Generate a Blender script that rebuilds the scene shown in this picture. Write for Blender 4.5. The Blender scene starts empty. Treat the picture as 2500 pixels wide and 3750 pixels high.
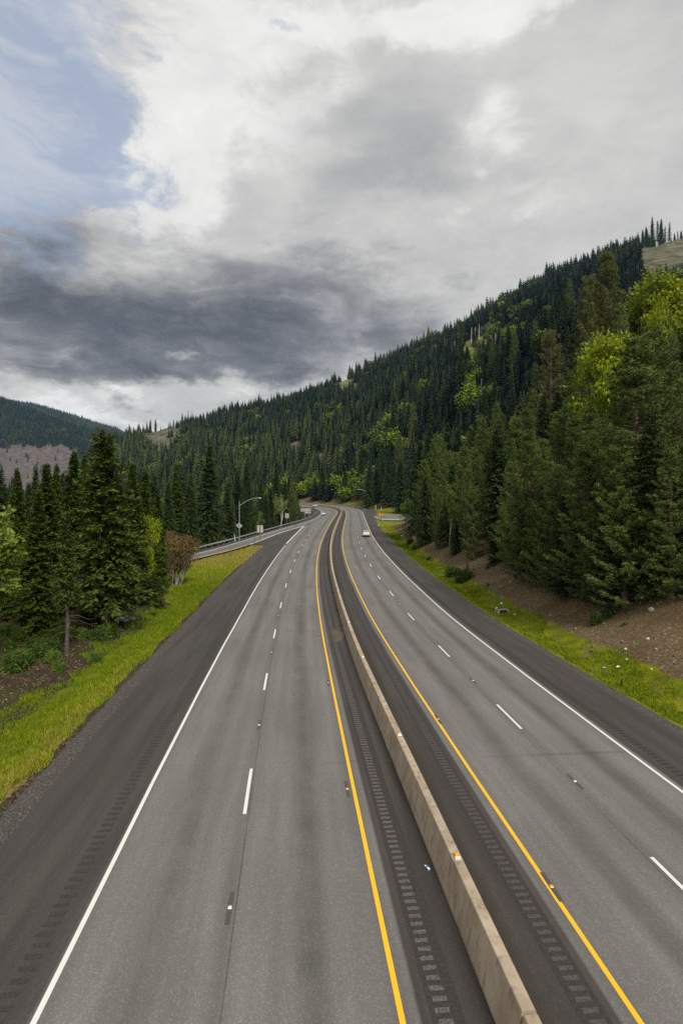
import bpy, math, random
import numpy as np
from math import radians, pi, sin, cos, tan, atan2, sqrt

scene = bpy.context.scene
COL = scene.collection
rng = np.random.default_rng(7)
random.seed(7)
F = 2022.4          # focal length in photo pixels
CH = 9.459          # camera height above the near road

# ------------------------------------------------------------------ helpers
def link(o, parent=None):
    COL.objects.link(o)
    if parent is not None:
        o.parent = parent
    return o

def tag(o, label=None, cat=None, group=None, kind=None):
    if label: o['label'] = label
    if cat: o['category'] = cat
    if group: o['group'] = group
    if kind: o['kind'] = kind
    return o

def empty(name, loc=(0, 0, 0), rz=0.0, scale=1.0):
    o = bpy.data.objects.new(name, None)
    o.empty_display_size = 0.3
    o.location = loc
    o.rotation_euler = (0, 0, rz)
    o.scale = (scale, scale, scale) if not hasattr(scale, '__len__') else scale
    return link(o)

def mesh_np(name, V, tris=None, quads=None, mat=None, attrs=None, smooth=False):
    V = np.asarray(V, dtype=np.float32)
    me = bpy.data.meshes.new(name)
    me.vertices.add(len(V))
    me.vertices.foreach_set('co', V.ravel())
    loops = []; starts = []; n = 0
    if tris is not None and len(tris):
        t = np.asarray(tris, dtype=np.int32)
        loops.append(t.ravel()); starts.append(np.arange(len(t)) * 3); n = len(t) * 3
    if quads is not None and len(quads):
        q = np.asarray(quads, dtype=np.int32)
        loops.append(q.ravel()); starts.append(np.arange(len(q)) * 4 + n)
    lv = np.concatenate(loops); st = np.concatenate(starts).astype(np.int32)
    me.loops.add(len(lv)); me.loops.foreach_set('vertex_index', lv)
    me.polygons.add(len(st)); me.polygons.foreach_set('loop_start', st)
    if smooth:
        me.polygons.foreach_set('use_smooth', np.ones(len(st), dtype=bool))
    me.update(calc_edges=True)
    me.validate()
    for k, a in (attrs or {}).items():
        a = np.asarray(a, dtype=np.float32)
        if a.ndim == 1:
            at = me.attributes.new(k, 'FLOAT', 'POINT'); at.data.foreach_set('value', a)
        else:
            at = me.attributes.new(k, 'FLOAT_COLOR', 'POINT'); at.data.foreach_set('color', a.ravel())
    if mat: me.materials.append(mat)
    return me

class MB:
    """collects polygons for one mesh"""
    def __init__(self):
        self.v = []; self.f = []
    def add(self, vs, fs):
        n = len(self.v)
        self.v += [tuple(p) for p in vs]
        self.f += [tuple(i + n for i in f) for f in fs]
    def box(self, c, s, rz=0.0, taper=1.0):
        x, y, z = s[0] / 2, s[1] / 2, s[2] / 2
        vs = []
        for dz, k in ((-z, 1.0), (z, taper)):
            for dx, dy in ((-x, -y), (x, -y), (x, y), (-x, y)):
                px, py = dx * k, dy * k
                vs.append((c[0] + px * cos(rz) - py * sin(rz), c[1] + px * sin(rz) + py * cos(rz), c[2] + dz))
        self.add(vs, [(3, 2, 1, 0), (4, 5, 6, 7), (0, 1, 5, 4), (1, 2, 6, 5), (2, 3, 7, 6), (3, 0, 4, 7)])
    def tube(self, pts, radii, n=8, cap=True):
        pts = [np.array(p, float) for p in pts]
        if not hasattr(radii, '__len__'): radii = [radii] * len(pts)
        rings = []
        for i, p in enumerate(pts):
            d = pts[min(i + 1, len(pts) - 1)] - pts[max(i - 1, 0)]
            d = d / (np.linalg.norm(d) + 1e-9)
            a = np.array((1, 0, 0)) if abs(d[0]) < 0.8 else np.array((0, 1, 0))
            u = np.cross(d, a); u /= np.linalg.norm(u); w = np.cross(d, u)
            rings.append([p + radii[i] * (cos(2 * pi * k / n) * u + sin(2 * pi * k / n) * w) for k in range(n)])
        vs = [q for r in rings for q in r]
        fs = []
        for i in range(len(pts) - 1):
            for k in range(n):
                fs.append((i * n + k, i * n + (k + 1) % n, (i + 1) * n + (k + 1) % n, (i + 1) * n + k))
        if cap:
            fs.append(tuple(range(n - 1, -1, -1))); fs.append(tuple((len(pts) - 1) * n + k for k in range(n)))
        self.add(vs, fs)
    def loft(self, rings, cap=True, closed=True):
        n = len(rings[0]); vs = [p for r in rings for p in r]; fs = []
        for i in range(len(rings) - 1):
            for k in range(n if closed else n - 1):
                fs.append((i * n + k, i * n + (k + 1) % n, (i + 1) * n + (k + 1) % n, (i + 1) * n + k))
        if cap:
            fs.append(tuple(range(n - 1, -1, -1))); fs.append(tuple((len(rings) - 1) * n + k for k in range(n)))
        self.add(vs, fs)
    def prism(self, poly, axis, a, b):
        """extrude a 2-D polygon; axis 'y': poly in (x,z) from y=a to y=b; 'x': poly in (y,z); 'z': poly in (x,y)"""
        def P(p, t):
            return (p[0], t, p[1]) if axis == 'y' else (t, p[0], p[1]) if axis == 'x' else (p[0], p[1], t)
        n = len(poly)
        vs = [P(p, a) for p in poly] + [P(p, b) for p in poly]
        fs = [tuple(range(n)), tuple(range(2 * n - 1, n - 1, -1))]
        fs += [(i, i + n, (i + 1) % n + n, (i + 1) % n) for i in range(n)]
        self.add(vs, fs)
    def build(self, name, mat, parent=None, smooth=False, bevel=0.0, loc=None):
        me = bpy.data.meshes.new(name)
        me.from_pydata(self.v, [], self.f); me.validate(); me.update()
        import bmesh
        bm = bmesh.new(); bm.from_mesh(me); bmesh.ops.recalc_face_normals(bm, faces=bm.faces)
        if bevel > 0:
            bmesh.ops.bevel(bm, geom=list(bm.edges), offset=bevel, segments=2, affect='EDGES', profile=0.5)
        bm.to_mesh(me); bm.free()
        if smooth:
            me.polygons.foreach_set('use_smooth', np.ones(len(me.polygons), dtype=bool))
            if hasattr(me, 'set_sharp_from_angle'): me.set_sharp_from_angle(angle=radians(40))
        me.materials.append(mat)
        o = bpy.data.objects.new(name, me)
        if loc is not None: o.location = loc
        return link(o, parent)

def obj(name, me, parent=None, loc=None, rz=0.0, scale=None):
    o = bpy.data.objects.new(name, me)
    if loc is not None: o.location = loc
    o.rotation_euler = (0, 0, rz)
    if scale is not None: o.scale = scale
    return link(o, parent)

# ------------------------------------------------------------------ material helpers
class NT:
    def __init__(self, tree):
        self.t = tree; self.n = tree.nodes; self.l = tree.links
    def node(self, ty, ins=None, **props):
        nd = self.n.new(ty)
        for k, v in props.items(): setattr(nd, k, v)
        for k, v in (ins or {}).items(): self.set(nd.inputs[k], v)
        return nd
    def set(self, sock, v):
        if hasattr(v, 'is_output') or isinstance(v, bpy.types.NodeSocket): self.l.new(v, sock)
        else:
            if sock.type == 'RGBA' and hasattr(v, '__len__') and len(v) == 3: v = (*v, 1)
            sock.default_value = v
    def math(self, op, a, b=0.0, c=None, clamp=False):
        nd = self.n.new('ShaderNodeMath'); nd.operation = op; nd.use_clamp = clamp
        self.set(nd.inputs[0], a); self.set(nd.inputs[1], b)
        if c is not None: self.set(nd.inputs[2], c)
        return nd.outputs[0]
    def add(self, a, b): return self.math('ADD', a, b)
    def sub(self, a, b): return self.math('SUBTRACT', a, b)
    def mul(self, a, b): return self.math('MULTIPLY', a, b)
    def noise(self, vec, scale, detail=4, rough=0.55, dist=0.0, col=False):
        nd = self.node('ShaderNodeTexNoise', {'Scale': scale, 'Detail': detail, 'Roughness': rough, 'Distortion': dist})
        if vec is not None: self.set(nd.inputs['Vector'], vec)
        return nd.outputs['Color' if col else 'Fac']
    def rng(self, v, a, b, c=0.0, d=1.0, smooth=True):
        nd = self.node('ShaderNodeMapRange', {'Value': v, 'From Min': a, 'From Max': b, 'To Min': c, 'To Max': d})
        nd.interpolation_type = 'SMOOTHSTEP' if smooth else 'LINEAR'
        return nd.outputs[0]
    def mix(self, f, a, b, blend='MIX'):
        nd = self.node('ShaderNodeMix', data_type='RGBA', blend_type=blend)
        self.set(nd.inputs[0], f); self.set(nd.inputs[6], a); self.set(nd.inputs[7], b)
        return nd.outputs[2]
    def attr(self, name, out='Fac'):
        return self.node('ShaderNodeAttribute', attribute_name=name).outputs[out]
    def pos(self):
        return self.node('ShaderNodeNewGeometry').outputs['Position']
    def scalev(self, v, s):
        nd = self.node('ShaderNodeVectorMath', operation='MULTIPLY'); self.set(nd.inputs[0], v); nd.inputs[1].default_value = s
        return nd.outputs[0]
    def ramp(self, f, stops):
        nd = self.node('ShaderNodeValToRGB'); cr = nd.color_ramp
        while len(cr.elements) < len(stops): cr.elements.new(0.5)
        for e, (p, c) in zip(cr.elements, stops):
            e.position = p; e.color = (*c, 1) if len(c) == 3 else c
        self.set(nd.inputs[0], f)
        return nd.outputs[0]

def material(name):
    m = bpy.data.materials.new(name); m.use_nodes = True
    nt = NT(m.node_tree); bs = m.node_tree.nodes['Principled BSDF']
    return m, nt, bs

def lin(r, g, b):
    f = lambda c: c / 12.92 if c <= 0.04045 else ((c + 0.055) / 1.055) ** 2.4
    return (f(r / 255), f(g / 255), f(b / 255))

def simple(name, col, rough=0.6, metal=0.0, var=0.15, scale=4.0, spec=0.4, bump=0.0):
    m, nt, bs = material(name)
    n = nt.noise(nt.node('ShaderNodeTexCoord').outputs['Object'], scale, 5)
    c = nt.mix(nt.rng(n, 0.3, 0.7), tuple(c * (1 - var) for c in col), tuple(min(1, c * (1 + var)) for c in col))
    nt.set(bs.inputs['Base Color'], c)
    bs.inputs['Roughness'].default_value = rough; bs.inputs['Metallic'].default_value = metal
    bs.inputs['Specular IOR Level'].default_value = spec
    if bump:
        b = nt.node('ShaderNodeBump', {'Height': n, 'Strength': bump, 'Distance': 0.02})
        nt.set(bs.inputs['Normal'], b.outputs[0])
    return m
# ------------------------------------------------------------------ road alignment (metres; tables every 10 m of Y from 0)
KN = np.array([-80, 0, 50, 80, 110, 140, 180, 230, 300, 400, 520, 700.])
ZN = np.array([0, 0, 0, .958, 2.251, 3.588, 5.431, 7.675, 10.832, 15.342, 19.0, 22.0])
_yy = np.arange(-80, 701, 2.0)
_zz = np.interp(_yy, KN, ZN)
for _ in range(12):
    _zz[1:-1] = 0.25 * _zz[:-2] + 0.5 * _zz[1:-1] + 0.25 * _zz[2:]
def zr(Y): return np.interp(Y, _yy, _zz)

T_LS = [-7.78, -8.97, -10.07, -11.08, -12.01, -12.82, -13.51, -14.06, -14.49, -14.82, -15.07, -15.24, -15.35]
T_LW = [-4.6, -5.66, -6.65, -7.56, -8.41, -9.16, -9.81, -10.36, -10.81, -11.16, -11.44, -11.65, -11.79]
T_LD = [-1.33, -2.34, -3.28, -4.16, -4.97, -5.7, -6.34, -6.88, -7.33, -7.68, -7.94, -8.11, -8.21, -8.24, -8.21, -8.13, -8.01, -7.85, -7.66, -7.45, -7.24, -7.01, -6.77, -6.54, -6.29, -6.05]
T_LY = [2.02, 1.15, 0.32, -0.49, -1.26, -1.97, -2.61, -3.16, -3.62, -3.98, -4.24, -4.41, -4.5, -4.5, -4.44, -4.34, -4.19, -4.03, -3.84, -3.64, -3.41, -3.17, -2.91, -2.64, -2.39, -2.2]
T_RY = [6.45, 5.55, 4.72, 3.94, 3.24, 2.62, 2.06, 1.55, 1.12, 0.76, 0.49, 0.31, 0.22, 0.22, 0.29, 0.42, 0.59, 0.78, 0.99, 1.2, 1.42, 1.64, 1.84, 2.02, 2.14, 2.19]
T_RD = [9.66, 8.86, 8.12, 7.43, 6.8, 6.2, 5.64, 5.13, 4.68, 4.33, 4.07, 3.92, 3.87, 3.91, 4.01, 4.17, 4.35, 4.54, 4.74, 4.94, 5.13, 5.32, 5.51, 5.68, 5.83, 5.93]
T_RW = [12.87, 12.11, 11.42, 10.8, 10.26, 9.76, 9.31, 8.89, 8.51, 8.19, 7.93, 7.76, 7.66, 7.65, 7.7, 7.81, 7.97, 8.15, 8.35, 8.56, 8.77, 8.98, 9.17, 9.36, 9.54, 9.71]
T_RS = [16.02, 15.23, 14.51, 13.87, 13.31, 12.81, 12.35, 11.92, 11.53, 11.22, 10.99, 10.84, 10.77, 10.75, 10.77, 10.82, 10.89, 10.99, 11.12, 11.28, 11.48, 11.71, 11.99, 12.3, 12.65, 13.04]
def table(tab):
    y = np.arange(len(tab)) * 10.0; t = np.array(tab)
    y = np.concatenate([[-70.0], y]); t = np.concatenate([[t[0] - (t[1] - t[0]) * 7.0], t])
    return y, t
def poly(tab):            # (Y, X) points
    a = np.array(sorted(tab)); return a[:, 0], a[:, 1]
RI_Y, RI_X = poly([(172.8, -11.7), (157.3, -14.8), (142, -17.1), (127, -18.5), (117, -19.6), (110, -20.7), (103, -22.2), (98, -23.6), (92.7, -25.2), (82, -28), (70, -30.3), (56, -32.2), (36, -33.6), (0, -34), (-60, -34)])
RO_Y, RO_X = poly([(244, -9.2), (217, -9.9), (202, -11.2), (183, -13.6), (163, -16.9), (147, -19.4), (133, -21.1), (120.6, -22.8), (112, -24.1), (106, -25.2), (99, -26.8), (87, -30), (72, -33.3), (56, -35.8), (36, -37.2), (0, -37.7), (-60, -37.7)])
GR_Y, GR_X = poly([(251, -11.9), (243, -11.7), (217, -12.0), (203, -13.1), (192, -14.2), (173.6, -17), (152, -20.1), (141.6, -21.9), (128, -23.7), (117.4, -25.3), (110.4, -26.7), (103.7, -27.8), (96, -29.5), (85, -32.5), (70, -36), (55, -38.6), (35, -40), (0, -40.5), (-60, -40.5)])

# centre line: straight table up to Y=250, then an arc to the left
_ly, _lx = table(T_LY); _ry, _rx = table(T_RY)
_cy = np.arange(-60, 250.1, 2.0)
_cx = 0.5 * (np.interp(_cy, _ly, _lx) + np.interp(_cy, _ry, _rx))
for _ in range(20): _cx[1:-1] = 0.25 * _cx[:-2] + 0.5 * _cx[1:-1] + 0.25 * _cx[2:]
CP = [(x, y) for x, y in zip(_cx, _cy)]
_h = atan2(CP[-1][0] - CP[-6][0], CP[-1][1] - CP[-6][1]); R_ARC = 235.0
x, y = CP[-1]
for i in range(160):
    _h -= 2.0 / R_ARC * min(1.0, (i + 1) / 12.0); x += 2.0 * sin(_h); y += 2.0 * cos(_h); CP.append((x, y))
CP = np.array(CP)
CT = np.gradient(CP, axis=0); CT /= np.linalg.norm(CT, axis=1)[:, None]
CN = np.stack([CT[:, 1], -CT[:, 0]], 1)                  # to the right of travel (+X)
CS = np.concatenate([[0], np.cumsum(np.linalg.norm(np.diff(CP, axis=0), axis=1))])
N_ARC0 = len(_cy) - 1                                     # station where the arc starts
ISTA = np.arange(len(CP))
CYs = np.where(ISTA <= N_ARC0, CP[:, 1], 250.0)           # table row used by a station

def offs(tab):             # lateral offset of a table line at each station
    ty, tx = table(tab) if not isinstance(tab, tuple) else tab
    X = np.interp(CYs, ty, tx); c0 = np.interp(CYs, _cy, _cx)
    i = np.minimum(ISTA, N_ARC0)
    o = (X - c0) * CT[i, 1]
    return o
O_LD = offs(T_LD); O_LY = offs(T_LY); O_RY = offs(T_RY); O_RD = offs(T_RD); O_RW = offs(T_RW); O_RS = offs(T_RS)
O_GR = offs((GR_Y, GR_X)); O_RI = offs((RI_Y, RI_X)); O_RO = offs((RO_Y, RO_X)); O_LS0 = offs(T_LS); O_LW0 = offs(T_LW)
# paved edge at the left: shoulder, then the gore, then the ramp's guardrail side
YS = CP[:, 1]
O_OL = np.where(YS < 118, O_LS0, np.where((YS < 172.8) & (ISTA <= N_ARC0), O_RI, O_GR - 0.3 * 0))
O_LW = np.where(YS < 118, O_LW0, np.where(YS < 172.8, O_LW0, O_RO)); 
O_LW = np.where(ISTA > N_ARC0, O_LD - 3.5, O_LW)
O_OL = np.where(ISTA > N_ARC0, np.maximum(O_GR, -11.9) * 0 + O_GR, O_OL)
# on the far side a merging lane widens the right carriageway
wid = np.interp(CS - CS[N_ARC0], [-60, -20, 20, 80, 400], [0, 1.2, 3.2, 3.4, 1.5])
O_RSX = O_RS + wid
CZ = zr(CP[:, 1])
CZ[N_ARC0:] = zr(np.minimum(CP[N_ARC0, 1] + (CS[N_ARC0:] - CS[N_ARC0]) * 0.97, 440))
BANK = .055 * np.clip((ISTA - N_ARC0 + 14) / 40, 0, 1); CZ = CZ + .45 * np.clip((ISTA - N_ARC0) / 25, 0, 1)   # the bend is banked
def road_z(s, o): return np.where(ISTA[s] <= N_ARC0, zr(CP[s, 1] + CN[s, 1] * o), CZ[s]) + BANK[s] * o

def nearest(X, Y):
    """signed offset from the centre line and station index, vectorised"""
    X = np.asarray(X, float); Y = np.asarray(Y, float)
    off = np.full(X.shape, 1e4); st = np.zeros(X.shape, int); end = np.zeros(X.shape, bool)
    flat = np.flatnonzero((np.abs(X) < 420) & (Y > -75) & (Y < 760))
    for k in range(0, len(flat), 20000):
        ii = flat[k:k + 20000]
        d2 = (X.flat[ii][:, None] - CP[None, :, 0]) ** 2 + (Y.flat[ii][:, None] - CP[None, :, 1]) ** 2
        j = d2.argmin(1)
        dx = X.flat[ii] - CP[j, 0]; dy = Y.flat[ii] - CP[j, 1]
        o = dx * CN[j, 0] + dy * CN[j, 1]
        r = np.sqrt(dx * dx + dy * dy)
        o = np.where(r > np.abs(o) + 6, np.sign(o + 1e-6) * r, o)
        off.flat[ii] = o; st.flat[ii] = j
    return off, st

def sstep(a, b, x):
    t = np.clip((x - a) / (b - a), 0, 1); return t * t * (3 - 2 * t)

# ------------------------------------------------------------------ far hills: heights by bearing and depth
def elev(ypx, Y): return CH + (1875.0 - ypx) / F * Y
HILL = {
 -900: [(0, -4), (900, 20), (1500, 130), (2300, 560), (3000, 690), (3600, 760), (6000, 500)],
 -250: [(0, -4), (800, 4), (1300, 40), (1700, 130), (2000, 270), (2500, 610), (2900, 600), (3300, 640), (4000, 810), (5000, 640), (6000, 500)],
 0:    [(0, -4), (300, -3), (900, 6), (1300, 25), (1700, 105), (2000, 243), (2500, 535), (2800, 535), (3200, 600), (4000, 830), (5000, 600), (6000, 500)],
 128:  [(0, -4), (300, -3), (900, 8), (1300, 25), (1700, 105), (2000, 245), (2400, 450), (2700, 465), (3200, 560), (4000, 790), (5000, 600), (6000, 500)],
 260:  [(0, -4), (300, -2), (700, 10), (1000, 40), (1200, 60), (1500, 55), (1700, 100), (2000, 238), (2300, 382), (2600, 370), (3200, 460), (4000, 715), (5000, 520), (6000, 450)],
 330:  [(0, -4), (300, -1), (600, 16), (900, 70), (1200, 128), (1500, 90), (2000, 200), (2300, 345), (3200, 450), (4000, 670), (5000, 480), (6000, 400)],
 430:  [(0, -4), (300, 1), (500, 12), (800, 72), (1200, 163), (1500, 125), (2300, 260), (4000, 610), (5000, 430), (6000, 350)],
 600:  [(0, -3), (300, 4), (500, 17), (700, 58), (900, 110), (1150, 180), (1500, 140), (4000, 400), (6000, 300)],
 850:  [(0, -2), (100, 0), (300, 8), (430, 13), (550, 30), (750, 95), (1100, 207), (1450, 170), (4000, 250), (6000, 200)],
 1100: [(0, 0), (300, 10), (430, 16), (500, 30), (700, 102), (1050, 226), (1400, 195), (4000, 200), (6000, 150)],
 1400: [(0, 0), (200, 10), (300, 18), (400, 46), (650, 140), (1000, 274), (1350, 250), (4000, 250), (6000, 200)],
 1700: [(0, 2), (100, 7), (150, 16), (250, 42), (400, 98), (650, 205), (950, 322), (1300, 300), (4000, 250), (6000, 200)],
 2000: [(0, 3), (60, 8), (100, 17), (200, 50), (400, 138), (650, 262), (950, 398), (1250, 380), (4000, 300), (6000, 200)],
 2300: [(0, 4), (40, 6), (60, 13), (100, 25), (200, 64), (400, 160), (650, 295), (920, 436), (1200, 430), (4000, 300), (6000, 200)],
 2440: [(0, 4), (40, 7), (60, 15), (100, 28), (200, 69), (400, 170), (650, 308), (900, 447), (1150, 440), (4000, 300), (6000, 200)],
 2560: [(0, 4), (40, 8), (60, 16), (100, 30), (200, 73), (400, 176), (650, 315), (900, 447), (1150, 450), (4000, 300), (6000, 200)],
 3200: [(0, 4), (40, 10), (100, 42), (200, 95), (400, 200), (650, 340), (900, 470), (1200, 480), (4000, 300), (6000, 200)],
}
_fx = np.array(sorted(HILL)); _fy = np.concatenate([np.linspace(0, 400, 41), np.linspace(420, 1600, 60), np.linspace(1700, 6200, 60)])
_ftab = np.array([np.interp(_fy, [p[0] for p in HILL[k]], [p[1] for p in HILL[k]]) for k in _fx])
for _ in range(3):
    _ftab[:, 1:-1] = 0.25 * _ftab[:, :-2] + 0.5 * _ftab[:, 1:-1] + 0.25 * _ftab[:, 2:]
def bumps(X, Y):
    z = 0
    for k, (lx, ly, ph, a) in enumerate([(190, 150, .3, 1.0), (120, 95, 1.9, .7), (67, 84, 4.1, .5), (43, 39, 2.2, .3), (23, 27, .7, .16)]):
        z = z + a * np.sin(X / lx * 6.283 + ph + 0.8 * np.sin(Y / ly * 4.1)) * np.cos(Y / ly * 6.283 + 1.7 * ph)
    return z
def farH(X, Y):
    Yc = np.clip(Y, 1, 6200)
    px = np.clip(1250 + X / np.maximum(Yc, 8) * F, -900, 3200)
    i = np.clip(np.searchsorted(_fx, px) - 1, 0, len(_fx) - 2)
    tx = (px - _fx[i]) / (_fx[i + 1] - _fx[i])
    j = np.clip(np.searchsorted(_fy, Yc) - 1, 0, len(_fy) - 2)
    ty = np.clip((Yc - _fy[j]) / (_fy[j + 1] - _fy[j]), 0, 1)
    z = (_ftab[i, j] * (1 - tx) + _ftab[i + 1, j] * tx) * (1 - ty) + (_ftab[i, j + 1] * (1 - tx) + _ftab[i + 1, j + 1] * tx) * ty
    return z + bumps(X, Y) * np.clip((Yc - 150) / 350, 0, 1) * 4.0 + 4.5 * np.clip((Yc - 450) / 200, 0, 1)

def ground_info(X, Y):
    """height plus what covers the ground"""
    X = np.asarray(X, float); Y = np.asarray(Y, float)
    off, st = nearest(X, Y)
    base = CZ[st]; straight = st <= N_ARC0
    base = np.where(straight & (np.abs(off) < 300), zr(np.clip(Y, -70, 460)), base) + BANK[st] * np.clip(off, -13, 17)
    dR = off - O_RSX[st]; dL = O_OL[st] - off
    # right: gravel, ditch, cut bank; flat where the on-ramp comes in
    m = 1 - sstep(150, 186, Y) + sstep(262, 300, Y) * 0.75
    wob = 0.35 * np.sin(Y * .23 + 1) + .25 * np.sin(Y * .57) + .2 * np.sin(X * .9 + Y * .31)
    bank = np.interp(dR, [-1, 0, .9, 2.2, 3.2, 5, 10, 30, 60], [-.16, -.06, -.14, -.42, -.25, .75, 3.6, 13.5, 27])
    bank = np.where(dR > 3, bank + wob * np.clip((dR - 3) / 4, 0, 1) * .6, bank)
    bank = np.where(dR > 2.2, (bank + .3) * m - .3, bank)
    # left: gravel, shallow ditch, forest floor, the ramp, then a falling slope
    ri = np.interp(Y, RI_Y, RI_X); gr = np.interp(Y, GR_Y, GR_X)
    left = np.interp(dL, [-1, 0, 1.3, 4, 7, 20], [-.16, -.06, -.12, -.5, -.4, -.25])
    left = left + np.where(dL > 2, .12 * np.sin(X * .8) * np.sin(Y * .45 + 1) * sstep(2, 5, dL), 0)
    front = (Y < 250) & straight
    dri = ri + 0.5 - X                                   # beyond the ramp's inner edge
    left = np.where(front & (Y < 176), left * (1 - sstep(-3, 0, dri)) + (-.16) * sstep(-3, 0, dri), left)
    dg = np.where(front, gr - .4 - X, dL - .3)
    fall = -.16 - .28 * np.clip(dg, 0, 14) - .02 * np.clip(dg - 14, 0, 200)
    left = np.where(dg > 0, fall, left)
    zn = base + np.where(dR > -1, bank, np.where(dL > -1, left, -.16))
    zf = farH(X, Y)
    g_ = sstep(125, 180, Y) * (1 - sstep(270, 430, Y)); wR = sstep(22 + 20 * g_, 65 + 45 * g_, dR); wL = sstep(50, 190, dL)
    w = np.where(off > 0, wR, wL)
    w = np.where(np.abs(off) > 5000, 1.0, w)
    w = np.where(Y < 5, 0 * w + np.where(off > 5000, 1, 0), w)
    z = zn * (1 - w) + zf * w
    return z, off, st, dR, dL, dri, dg, w
def H(x, y):
    return float(ground_info(np.array([float(x)]), np.array([float(y)]))[0][0])

def road_hit(xp, yp, dz=0.0):
    """photo pixel -> point on the road surface raised by dz"""
    s = (yp - 1875.0) / F
    Yg = np.linspace(3, 430, 8000)
    f = CH - dz - s * Yg - zr(Yg)
    i = int(np.argmax(f < 0)) if (f < 0).any() else len(Yg) - 1
    Yh = Yg[i]
    return ((xp - 1250) / F * Yh, Yh, CH - s * Yh - dz)
def at(xp, Y): return (xp - 1250) / F * Y
def zat(yp, Y): return CH + (1875 - yp) / F * Y
def ground_hit(xp, yp, Y0=12, Y1=4500):
    Yg = np.geomspace(Y0, Y1, 3000); X = (xp - 1250) / F * Yg
    z = ground_info(X, Yg)[0]; ray = CH + (1875 - yp) / F * Yg
    hit = np.flatnonzero(ray < z)
    i = hit[0] if len(hit) else len(Yg) - 1
    return X[i], Yg[i], z[i]
# ------------------------------------------------------------------ clearings, given by the ground they show in the photograph
CLEAR = {
 'ridge': [(2350, 905), (2400, 885), (2441, 860), (2620, 830), (2620, 1035), (2420, 1022), (2362, 1000), (2345, 950)],
 'line': [(1672, 1296), (1700, 1262), (1745, 1240), (1793, 1226), (1803, 1248), (1822, 1286), (1862, 1312), (1858, 1330), (1835, 1326), (1795, 1300), (1740, 1292), (1730, 1330), (1696, 1350)],
 'strip': [(1706, 1345), (1732, 1345), (1745, 1400), (1770, 1460), (1768, 1510), (1744, 1510), (1718, 1420)],
 'knoll': [(520, 1585), (560, 1568), (625, 1545), (655, 1570), (645, 1650), (560, 1670)],
 'west': [(-120, 1648), (0, 1640), (96, 1633), (184, 1632), (285, 1645), (280, 1720), (235, 1800), (100, 1850), (-120, 1850)],
 'scarA': [(1060, 1622), (1098, 1614), (1102, 1668), (1066, 1690)],
 'scarB': [(1128, 1668), (1205, 1655), (1210, 1700), (1130, 1715)],
 'patch': [(1235, 1395), (1300, 1385), (1310, 1440), (1240, 1450)],
}
def inpoly(px, py, P):
    r = np.zeros(np.shape(px), bool); n = len(P)
    for i in range(n):
        x1, y1 = P[i]; x2, y2 = P[(i + 1) % n]
        if y1 == y2: continue
        c = ((y1 > py) != (y2 > py)) & (px < (x2 - x1) * (py - y1) / (y2 - y1) + x1)
        r ^= c
    return r
CRANGE = {'ridge': (500, 1400), 'line': (350, 1100), 'strip': (250, 900), 'knoll': (500, 1500), 'west': (1300, 2600), 'scarA': (350, 1300), 'scarB': (350, 1300), 'patch': (500, 1300)}
def clearing(X, Y, Z, names=None):
    Ys = np.maximum(Y, 1); px = 1250 + X / Ys * F + 9 * np.sin(X / 17 + Y / 29) + 5 * np.sin(X / 7.1 - Y / 11); py = 1875 - (Z - CH) / Ys * F + 6 * np.sin(X / 23 + 2) + 4 * np.sin(X / 9.3 + Y / 13)
    out = np.zeros(np.shape(X), bool)
    for k, P in CLEAR.items():
        if names and k not in names: continue
        a, b = CRANGE[k]
        out |= inpoly(px, py, P) & (Y > a) & (Y < b)
    return out

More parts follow.
